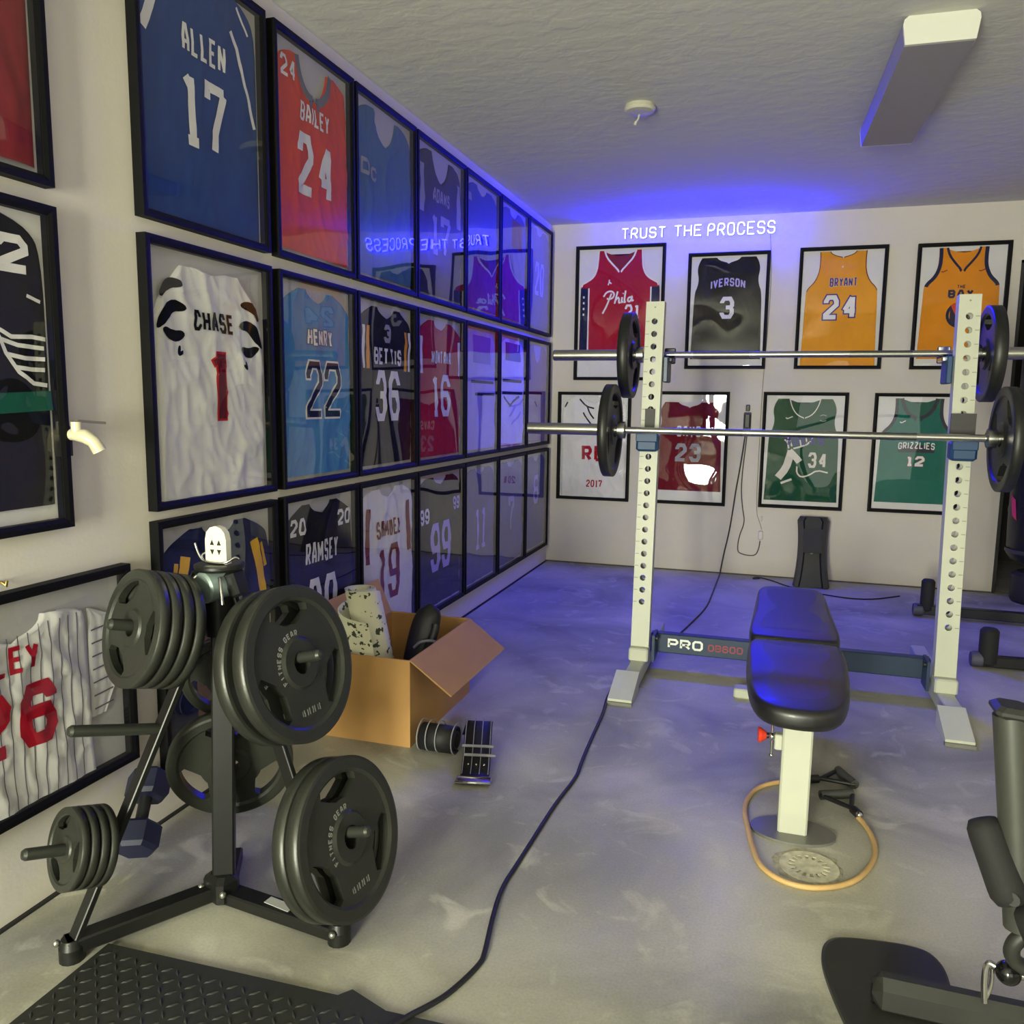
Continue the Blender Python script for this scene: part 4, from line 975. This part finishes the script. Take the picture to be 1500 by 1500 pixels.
# ------------------------------------------------------------------ power rack
RW = mat('rack_white', '#babdac', .45, var=.03, scale=9); NV = mat('rack_navy', '#27384f', .4, .1, var=.06, scale=9); BLUE = mat('cup_blue', '#1c3f66', .5)
XL, XRt, YF, LEAN = 1.078, 2.288, -2.405, .082
rk = thing('power_rack', 'off white squat rack with drilled posts and navy crossbar', 'rack', (1.683, -2.35, 0))
RO = Vector((1.683, -2.35, 0))
def upright(xc):
    w_, d, z0, z1 = .078, .060, .075, 1.622; m = MB()
    hz = [1.538-.0536*k for k in range(8)] + [.959-.0527*k for k in range(13)]
    mid = [1.115-.0525*k for k in range(3)]
    hz = sorted(hz + mid); hr = .0130; N = 16
    for yy, sgn in ((0, 1), (d, -1)):
        edges = [z0] + [(a+b)/2 for a, b in zip(hz, hz[1:])] + [z1]
        edges[0] = z0; cells = []
        lo = hz[0]-.026; hi = hz[-1]+.026
        m.add([(-w_/2, yy, z0), (w_/2, yy, z0), (w_/2, yy, lo), (-w_/2, yy, lo)], [(0, 1, 2, 3)])
        m.add([(-w_/2, yy, hi), (w_/2, yy, hi), (w_/2, yy, z1), (-w_/2, yy, z1)], [(0, 1, 2, 3)])
        for i, hc in enumerate(hz):
            a = lo if i == 0 else (hz[i-1]+hc)/2; b = hi if i == len(hz)-1 else (hz[i+1]+hc)/2
            sq = []
            for k in range(N):
                an = 2*pi*k/N; cx, cz = cos(an), sin(an); s_ = 1/max(abs(cx), abs(cz))
                sq.append((cx*s_*w_/2, yy, hc + (cz*s_*(b-hc) if cz > 0 else cz*s_*(hc-a))))
            V = sq + [(cos(2*pi*k/N)*hr, yy, hc+sin(2*pi*k/N)*hr) for k in range(N)] + [(cos(2*pi*k/N)*hr, yy+sgn*.004, hc+sin(2*pi*k/N)*hr) for k in range(N)]
            m.add(V, [(k, (k+1) % N, N+(k+1) % N, N+k) for k in range(N)] + [(N+k, N+(k+1) % N, 2*N+(k+1) % N, 2*N+k) for k in range(N)])
            for kx in (-1, 1):   # corner wedges between the 12-gon square and the cell
                pass
    for sx in (-1, 1): m.add([(sx*w_/2, 0, z0), (sx*w_/2, d, z0), (sx*w_/2, d, z1), (sx*w_/2, 0, z1)], [(0, 1, 2, 3)])
    m.add([(-w_/2, 0, z1), (w_/2, 0, z1), (w_/2, d, z1), (-w_/2, d, z1)], [(0, 1, 2, 3)])
    m.xf(lambda p: (p.x + xc - RO.x, p.y + YF + LEAN*p.z - RO.y, p.z))
    m.build('upright', RW, rk)
    mm = MB()
    for k, hc in enumerate(hz):
        if k % 1 == 0: mm.add([(.022, -.0008, hc-.0015), (.037, -.0008, hc-.0015), (.037, -.0008, hc+.0015), (.022, -.0008, hc+.0015)], [(0, 1, 2, 3)])
    mm.add([(.004*cos(a), -.0008, 1.598+.004*sin(a)) for a in [k*pi/4 for k in range(8)]], [tuple(range(8))])
    mm.xf(lambda p: (p.x*(-1 if xc < 1.6 else 1) + xc - RO.x, p.y + YF + LEAN*p.z - RO.y, p.z)).build('height_mark', mat('mark_grey', '#84877a', .6), rk)
for xc in (XL, XRt):
    upright(xc); xs = xc-RO.x; off = -.025 if xc < 1.6 else -.02
    # foot: tube along the floor with a sloped plate at the front
    m = MB(); m.bar((xs, -2.59-RO.y, .045), (xs, -1.75-RO.y, .045), .062, .062, bev=.004); m.build('foot_tube', RW, rk)
    m = MB(); w2 = .048; xo = xs + off*.6
    R0 = [(xo-w2, -2.785, .0), (xo+w2, -2.785, .0), (xo+w2, -2.785, .022), (xo-w2, -2.785, .022)]; R1 = [(xo-w2, -2.60, .0), (xo+w2, -2.60, .0), (xo+w2, -2.60, .082), (xo-w2, -2.60, .082)]
    m.loft([[(a, b-RO.y, c_) for a, b, c_ in R0], [(a, b-RO.y, c_) for a, b, c_ in R1]]); m.build('foot_plate', RW, rk)
    m = MB(); m.box((xo, -2.786-RO.y, .006), (.1, .02, .012)); m.build('rubber_edge', mat('edge_grey', '#6e6e68', .5), rk)
    m = MB(); m.box((xs, YF+.01-RO.y, .10), (.084, .075, .06), bev=.006); m.build('gusset', RW, rk)
    m = MB(); m.box((xs + (.055 if xc < 1.6 else -.055), -2.31-RO.y, .115), (.012, .11, .12)); m.build('corner_plate', NV, rk)
    m = MB(); m.lathe([(.012, 0), (.012, .02)], 8, (xs+(.05 if xc < 1.6 else -.05), -2.33-RO.y, .155), ((1 if xc < 1.6 else -1), 0, 0)); m.build('bolt', BLACK, rk)
    # front cup that carries the lower bar
    yc = YF + LEAN*1.05 - RO.y
    m = MB(); m.box((xs, yc-.035, 1.022), (.092, .085, .075), bev=.010); m.build('bar_cup', BLUE, rk, 'blue plastic bar cup')
    m = MB(); m.box((xs, yc-.008, 1.115), (.040 if xc < 1.6 else .088, .012, .10)); m.build('cup_liner', mat('liner_dark', '#3a3838', .6), rk)
    m = MB(); m.box((xs, yc-.078, 1.045), (.092, .012, .04), bev=.004); m.build('cup_lip', BLUE, rk)
    # rear hook that carries the upper bar
    yr = YF + .060 + LEAN*1.38 - RO.y; sx = 1 if xc < 1.6 else -1
    m = MB(); m.box((xs+sx*.050, yr+.035, 1.335), (.022, .12, .11), bev=.004); m.build('rear_hook', NV if xc < 1.6 else BLUE, rk)
    m = MB(); m.box((xs+sx*.05, yr+.06, 1.378), (.05, .10, .020), bev=.004); m.box((xs+sx*.05, yr+.125, 1.40), (.05, .014, .07), bev=.004); m.build('hook_rest', BLACK if xc < 1.6 else CHROME, rk)
cb = MB().bar((XL+.03-RO.x, -2.235-RO.y, .115), (XRt-.03-RO.x, -2.235-RO.y, .115), .05, .088, bev=.004).build('crossbar', NV, rk)
yfz = -2.235-.0255-RO.y
def flat(txt, x0, x1, z0, z1, sw, m, nm):
    mb = MB()
    for st in text_strokes(txt, (x0+x1)/2-RO.x, (z0+z1)/2, x1-x0, z1-z0, sw): strip(mb, st, sw, lambda a, b: (a, yfz-.0015, b))
    mb.build(nm, m, cb)
# letters face the camera on the front of the bar
flat('PRO', 1.185, 1.340, .095, .140, .0098, mat('print_white', '#e6ece4', .5), 'white_lettering')
flat('OB600', 1.362, 1.512, .098, .130, .006, mat('print_red', '#8f3f45', .5), 'red_lettering')

# ------------------------------------------------------------------ barbells
STEEL = mat('bar_steel', '#bdbdb4', .22, 1.0); KNURL = mat('bar_knurl', '#8b8b85', .4, 1.0)
def barbell(label, y, z, xl, cl, cr):
    t = thing('barbell', label, 'barbell', ((cl+cr)/2, y, z), 0, 'barbells on the rack'); c0 = (cl+cr)/2
    MB().lathe([(.014, cl-c0), (.014, cr-c0)], 16, d=(1, 0, 0)).build('shaft', STEEL, t)
    for a, b in ((-.44, -.20), (.20, .44)):
        MB().lathe([(.0144, a), (.0144, b)], 16, d=(1, 0, 0), caps=False).build('knurl', KNURL, t)
    for e, ln in ((cl, -1), (cr, 1)):
        L = (cl-xl)
        MB().lathe([(.023, 0), (.025, .004), (.025, L-.004), (.023, L)], 18, (e-c0, 0, 0), (ln, 0, 0)).build('sleeve', STEEL, t)
        MB().lathe([(.020, -.035), (.036, -.030), (.036, .0)], 18, (e-c0, 0, 0), (ln, 0, 0)).build('collar', STEEL, t)
    return t
YU, ZU, YLo, ZLo = -2.150, 1.403, -2.438, 1.075
barbell('upper barbell resting on the rear hooks of the rack', YU, ZU, .60, .985, 2.362)
barbell('lower barbell resting in the blue front cups of the rack', YLo, ZLo, .565, .962, 2.380)
GB = 'weight plates on the barbells'
def barplate(label, x, y, z, sx, R, T, rot): plate(label, (x, y, z-(R*.145-.025)), (sx, 0, 0), R, T, rot, IRONB, GB, False)
barplate('black plate on the upper barbell, at the end toward the jersey wall', .975, YU, ZU, -1, .190, .048, 20)
barplate('black plate on the upper barbell, at the end toward the doorway', 2.372, YU, ZU, 1, .190, .048, 5)
barplate('black plate on the lower barbell, at the end toward the jersey wall', .950, YLo, ZLo, -1, .195, .040, 10)
barplate('black plate on the lower barbell, at the end toward the doorway', 2.392, YLo, ZLo, 1, .195, .040, 40)

# ------------------------------------------------------------------ bench
VIN = mat('black_vinyl', '#121214', .42, spec=.7, coat=.1)
b = thing('weight_bench', 'black padded bench on an off white post in front of the rack', 'bench', (1.69, -3.1, 0)); BO = Vector((1.69, -3.1, 0))
def pad(name, outline, z0, z1, bev, m, parent, crown=.0):
    cx = sum(p[0] for p in outline)/len(outline); cy = sum(p[1] for p in outline)/len(outline); R = []
    for ins, z in [(bev*.6, z0), (bev*.15, z0+bev*.4), (0, z0+bev)] + [(bev*(1-cos(a)), z1-bev+bev*sin(a)) for a in [k*pi/12 for k in range(0, 7)]] + [(bev*2.2, z1+crown*.6), (bev*4, z1+crown)]:
        row = []
        for x, y in outline:
            l = sqrt((x-cx)**2+(y-cy)**2); f = max(.05, (l-ins*1.2)/l); row.append((cx+(x-cx)*f - BO.x, cy+(y-cy)*f - BO.y, z))
        R.append(row)
    return MB().loft(R, True, True).build(name, m, parent)
def rl(P, it=3): return [(p.x, p.y) for p in smoothpts([(a, b_, 0) for a, b_ in P], it, True)]
pad('seat_pad', rl([(1.548, -3.225), (1.550, -3.5), (1.565, -3.72), (1.60, -3.835), (1.69, -3.86), (1.775, -3.835), (1.815, -3.72), (1.832, -3.5), (1.834, -3.225), (1.79, -3.212), (1.69, -3.21), (1.59, -3.212)], 2), 0.392, .446, .018, VIN, b, .004)
pad('back_pad', rl([(1.545, -3.175), (1.552, -2.9), (1.560, -2.6), (1.565, -2.44), (1.60, -2.385), (1.69, -2.375), (1.78, -2.385), (1.815, -2.44), (1.822, -2.6), (1.830, -2.9), (1.836, -3.175), (1.79, -3.19), (1.69, -3.19), (1.59, -3.19)], 2), 0.392, .446, .018, VIN, b, .004)
MB().box((1.698-BO.x, -3.585-BO.y, .165), (.078, .088, .325), rotm('X', 2), bev=.005).build('front_post', RW, b)
MB().box((1.705-BO.x, -3.575-BO.y, .350), (.066, .07, .06), bev=.004).build('post_sleeve', mat('sleeve_dark', '#3b3c36', .5), b)
MB().bar((1.69-BO.x, -3.72-BO.y, .373), (1.69-BO.x, -2.45-BO.y, .373), .05, .035, bev=.004).build('seat_rail', NV, b)
MB().box((1.69-BO.x, -2.52-BO.y, .17), (.06, .06, .32), bev=.005).build('rear_post', RW, b)
MB().box((1.69-BO.x, -2.52-BO.y, .02), (.40, .07, .04), bev=.006).build('rear_foot', RW, b)
pl = [(1.70+.115*cos(a), -3.60+.075*sin(a)) for a in [k*2*pi/28 for k in range(28)]]
MB().loft([[(x-BO.x, y-BO.y, .0) for x, y in pl], [(x-BO.x, y-BO.y, .008) for x, y in pl]]).build('base_plate', mat('plate_steel', '#7d7d76', .4, .4), b)
RED = mat('knob_red', '#d63a22', .4)
MB().lathe([(.0, 0), (.022, .002), (.020, .010), (.011, .024), (.0, .026)], 16, (1.592-BO.x, -3.585-BO.y, .268), (1, .1, 0), caps=False).build('adjust_knob', RED, b, 'red adjustment knob')
m = MB(); m.lathe([(.008, 0), (.008, .045)], 12, (1.612-BO.x, -3.583-BO.y, .268), (1, .0, 0)); m.build('knob_stem', BLACK, b)
m = MB(); m.box((1.650-BO.x, -3.58-BO.y, .255), (.022, .03, .045), bev=.003); m.build('bracket', RW, b)
m = MB(); m.tube([(1.632-BO.x, -3.585-BO.y, .345), (1.632-BO.x, -3.585-BO.y, .215)], .004, 8); m.sphere((1.632-BO.x, -3.585-BO.y, .212), .0065, 8, 6); m.sphere((1.632-BO.x, -3.585-BO.y, .268), .012, 10, 6); m.build('lock_pin', CHROME, b)

# ------------------------------------------------------------------ resistance band, drain
t = thing('resistance_band', 'tan resistance band with black handles looped on the floor around the bench post', 'resistance band', (1.74, -3.6, 0)); o_ = Vector((1.74, -3.6, 0))
band = [(1.755, -3.268), (1.70, -3.285), (1.661, -3.301), (1.602, -3.356), (1.573, -3.441), (1.566, -3.52), (1.579, -3.619), (1.597, -3.745), (1.619, -3.824), (1.661, -3.868), (1.709, -3.883), (1.757, -3.875), (1.815, -3.844), (1.862, -3.79), (1.9, -3.701), (1.912, -3.638), (1.911, -3.564), (1.895, -3.491), (1.883, -3.462)]
MB().tube(smoothpts([Vector((x, y, .0075))-o_ for x, y in band], 2), .0072, 10).build('tube', mat('band_tan', '#c2a067', .5, var=.1, scale=12), t)
def handle(p, d, s_=1):
    p = Vector(p)-o_; d = Vector(d).normalized(); q = Vector((-d.y, d.x, 0)); g0, g1 = p+d*.115-q*.052, p+d*.115+q*.052
    m = MB(); m.tube([g0, g1], .014, 12); m.build('grip', mat('grip_grey', '#3a3a37', .6), t)
    m = MB(); m.tube([g0, p+d*.03, p], .007, 8); m.tube([g1, p+d*.03, p], .007, 8); m.tube([p-d*.012, p+d*.02], .013, 10); m.build('strap', BLACK, t)
    MB().sphere(p-d*.012, .010, 10, 6).build('ferrule', CHROME, t)
handle((1.880, -3.452, .016), (-.42, .9, 0)); handle((1.765, -3.262, .016), (.75, .35, 0))
t = thing('floor_drain', 'pale round floor drain cover with slots set in the concrete', 'drain', (1.738, -3.772, 0))
DRN = mat('drain_pale', '#c5c1aa', .8, var=.25, scale=40)
m = MB(); N = 32; RR = [.0, .036, .052, .074]
for i in range(3):
    for k in range(N):
        if i == 1 and k % 2 == 0: continue
        a0, a1 = 2*pi*k/N, 2*pi*(k+1)/N; r0, r1 = RR[i], RR[i+1]
        P = [(r0*cos(a0), r0*sin(a0)), (r1*cos(a0), r1*sin(a0)), (r1*cos(a1), r1*sin(a1)), (r0*cos(a1), r0*sin(a1))]
        m.loft([[(x, y, .0) for x, y in P], [(x, y, .004) for x, y in P]]) if r0 > 0 else m.add([(0, 0, .004), (r1*cos(a0), r1*sin(a0), .004), (r1*cos(a1), r1*sin(a1), .004)], [(0, 1, 2)])
m.build('cover', DRN, t)
MB().lathe([(0, .0008), (.07, .0008)], 24, caps=False).build('sump', mat('drain_dark', '#4c493c', .9), t)
random.seed(4)
pl = [(.088*(1+.12*random.uniform(-1, 1))*cos(a)*1.0, .088*(1+.12*random.uniform(-1, 1))*sin(a)) for a in [k*2*pi/26 for k in range(26)]]
MB().loft([[(x, y, 0) for x, y in pl], [(x*.97, y*.97, .0012) for x, y in pl]]).build('mortar_ring', mat('mortar', '#a9a48f', .95, var=.3, scale=60), t)

# ------------------------------------------------------------------ seat back leaning on the back wall
t = thing('backrest_pad', 'black moulded backrest pad leaning upright against the back wall', 'pad', (1.875, -.245, 0))
R = []; SH = mat('pad_black', '#191918', .5)
for i in range(17):
    v = i/16; z = .005+.445*v; y = .155*v; hw = .098 + .018*(2*v-1)**2 + (-.010*v)
    if v > .93: hw -= .020*((v-.93)/.07)**2
    d = .045
    R.append([(-hw, y+.0, z), (-hw+.012, y-d, z), (-hw+.035, y-d-.004, z), (-hw+.045, y-d+.008, z), (hw-.05, y-d+.008, z), (hw-.04, y-d-.004, z), (hw-.012, y-d, z), (hw, y, z)])
MB().loft(R, True, False).build('shell', SH, t)
m = MB(); m.box((-.002, .085-.036, .30), (.12, .004, .16), rotm('X', -19)); m.build('upper_panel', mat('pad_panel', '#111112', .6), t)
m = MB(); m.lathe([(.0, .004), (.012, .003), (.014, 0)], 14, (-.005, .085-.050, .225), (0, -1, .3), caps=False); m.build('badge', mat('badge_grey', '#55554f', .5), t)

# ------------------------------------------------------------------ roller machine on the floor at the right
t = thing('roller_stand', 'low black floor stand with two upright foam rollers in front of the doorway', 'exercise stand', (2.75, -1.3, 0)); o_ = Vector((2.75, -1.3, 0))
FOAM = mat('foam_black', '#141414', .8, bump=.06, bscale=200)
def roller(x, y, z0, z1, r):
    MB().lathe([(r*.7, z0), (r, z0+.012), (r, z1-.012), (r*.75, z1), (0, z1+.002)], 18, Vector((x, y, 0))-o_, caps=False).build('foam_roller', FOAM, t)
roller(2.475, -.81, .030, .215, .036); roller(2.585, -1.74, .012, .185, .040)
MB().bar(Vector((2.42, -.81, .040))-o_, Vector((3.3, -.84, .040))-o_, .05, .055, bev=.004).build('cross_tube', BLACK, t)
MB().bar(Vector((2.53, -1.74, .030))-o_, Vector((3.25, -1.70, .030))-o_, .045, .05, bev=.004).build('cross_tube', BLACK, t)
MB().bar(Vector((3.22, -.84, .038))-o_, Vector((3.22, -1.70, .038))-o_, .06, .05, bev=.004).build('spine_tube', BLACK, t)
for x, y in ((2.405, -.81), (2.515, -1.74)):
    MB().lathe([(.032, 0), (.036, .01), (.036, .045), (.03, .055)], 14, Vector((x, y, .036))-o_, (1, 0, 0)).build('end_cap', mat('cap_grey', '#4b4a58', .6), t)

# ------------------------------------------------------------------ heavy bag in the doorway
t = thing('heavy_bag', 'black heavy bag with a pink mark standing in the doorway', 'punching bag', (3.19, -.20, 0))
BAG = mat('bag_black', '#121214', .38, bump=.04, bscale=40)
MB().lathe([(.14, .0), (.15, .02), (.15, .17), (.12, .19)], 28).build('base', mat('bag_base', '#1a1a1b', .6), t)
MB().lathe([(.05, .185), (.05, .26)], 16).build('stem', BLACK, t)
MB().lathe([(.10, .24), (.165, .262), (.19, .30), (.195, .5), (.195, 1.55), (.18, 1.66), (.10, 1.70)], 36, split=False).build('bag', BAG, t)
MB().lathe([(.197, .31), (.199, .322), (.197, .334)], 36, caps=False).build('seam', mat('seam_grey', '#303033', .5), t)
PK = mat('bag_pink', '#c42a55', .5); m = MB(); V = []
def cyl(a, z, r=.1965): return (r*cos(radians(a)), r*sin(radians(a)), z)
for (a0, z0), (a1, z1) in (((-160, .60), (-150, .60)), ((-160, .60), (-150, .60))): pass
Rm = [[cyl(186+k*4+f*(10-k), .665-.02*k/3-.125*f, .1985) for k in range(5)] for f in (0, .25, .5, .75, 1)]; m.loft(Rm, False, True, closed=False); m.build('mark', PK, t, 'pink printed mark')
for z in (.55, 1.1): MB().lathe([(.1965, z), (.1985, z+.02), (.1965, z+.04)], 36, caps=False).build('strap', BAG, t)

# ------------------------------------------------------------------ leg machine, right foreground
t = thing('leg_machine', 'dark grey leg exercise machine with foam pads on a rounded black base', 'exercise machine', (2.0, -4.2, 0)); o_ = Vector((2.0, -4.2, 0))
GR = mat('machine_grey', '#3e403b', .45, .3, var=.06, scale=30); DK = mat('machine_dark', '#262724', .5, var=.08, scale=12)
pl = rl([(1.745, -4.14), (1.765, -4.075), (1.82, -4.055), (1.96, -4.04), (1.995, -4.085), (2.00, -4.16), (1.985, -4.40), (1.90, -4.45), (1.80, -4.40), (1.76, -4.25)], 3)
MB().loft([[(x-o_.x, y-o_.y, 0) for x, y in pl], [(x-o_.x, y-o_.y, .010) for x, y in pl], [(o_.x*0+(x-1.88)*.95+1.88-o_.x, (y+4.23)*.95-4.23-o_.y, .014) for x, y in pl]]).build('base_plate', DK, t)
MB().bar(Vector((1.835, -4.265, .040))-o_, Vector((2.55, -4.285, .044))-o_, .055, .075, bev=.018).build('floor_tube', DK, t)
c0 = Vector((2.022, -4.30, .648)); c1 = Vector((2.066, -4.32, .26))
MB().tube([c0-o_, c1-o_], .030, 20).build('column', GR, t)
MB().box(c0-o_+Vector((0, 0, .008)), (.062, .07, .022), rotm('Y', 4), bev=.008).build('column_cap', DK, t)
def fpad(a, b_, r):
    a, b_ = Vector(a)-o_, Vector(b_)-o_; l = (b_-a).length
    MB().lathe([(0, 0), (r*.75, .003), (r*.97, .016), (r, .03), (r, l-.03), (r*.97, l-.016), (r*.75, l-.003), (r*.3, l)], 20, a, b_-a, caps=False, split=False).build('foam_pad', FOAM, t)
fpad((1.990, -4.30, .448), (2.040, -4.345, .312), .031); fpad((2.072, -4.36, .330), (2.13, -4.36, .20), .042)
MB().lathe([(.012, 0), (.012, .003)], 12, Vector((2.035, -4.365, .335))-o_, (-.4, -.8, .1)).build('pad_bolt', BLACK, t)
MB().sphere(Vector((2.055, -4.31, .160))-o_, .022, 18, 12).build('ball_knob', mat('knob_black', '#0d0d0e', .12), t)
MB().tube([Vector((2.055, -4.31, .16))-o_, Vector((2.09, -4.31, .16))-o_], .008, 8).build('knob_stem', CHROME, t)
m = MB(); m.tube(smoothpts([Vector((2.035, -4.305, .165))-o_, Vector((2.022, -4.30, .168))-o_, Vector((2.020, -4.30, .13))-o_, Vector((2.024, -4.30, .086))-o_], 2), .006, 10); m.tube(smoothpts([Vector((2.030, -4.305, .16))-o_, Vector((2.033, -4.30, .12))-o_, Vector((2.024, -4.30, .088))-o_], 2), .004, 8); m.build('hitch_pin', CHROME, t, 'chrome hitch pin hanging from the knob')
m = MB(); m.tube(smoothpts([Vector((2.075, -4.33, .26))-o_, Vector((2.05, -4.33, .23))-o_, Vector((2.055, -4.32, .195))-o_, Vector((2.08, -4.32, .18))-o_], 2), .014, 10); m.build('hose', DK, t)
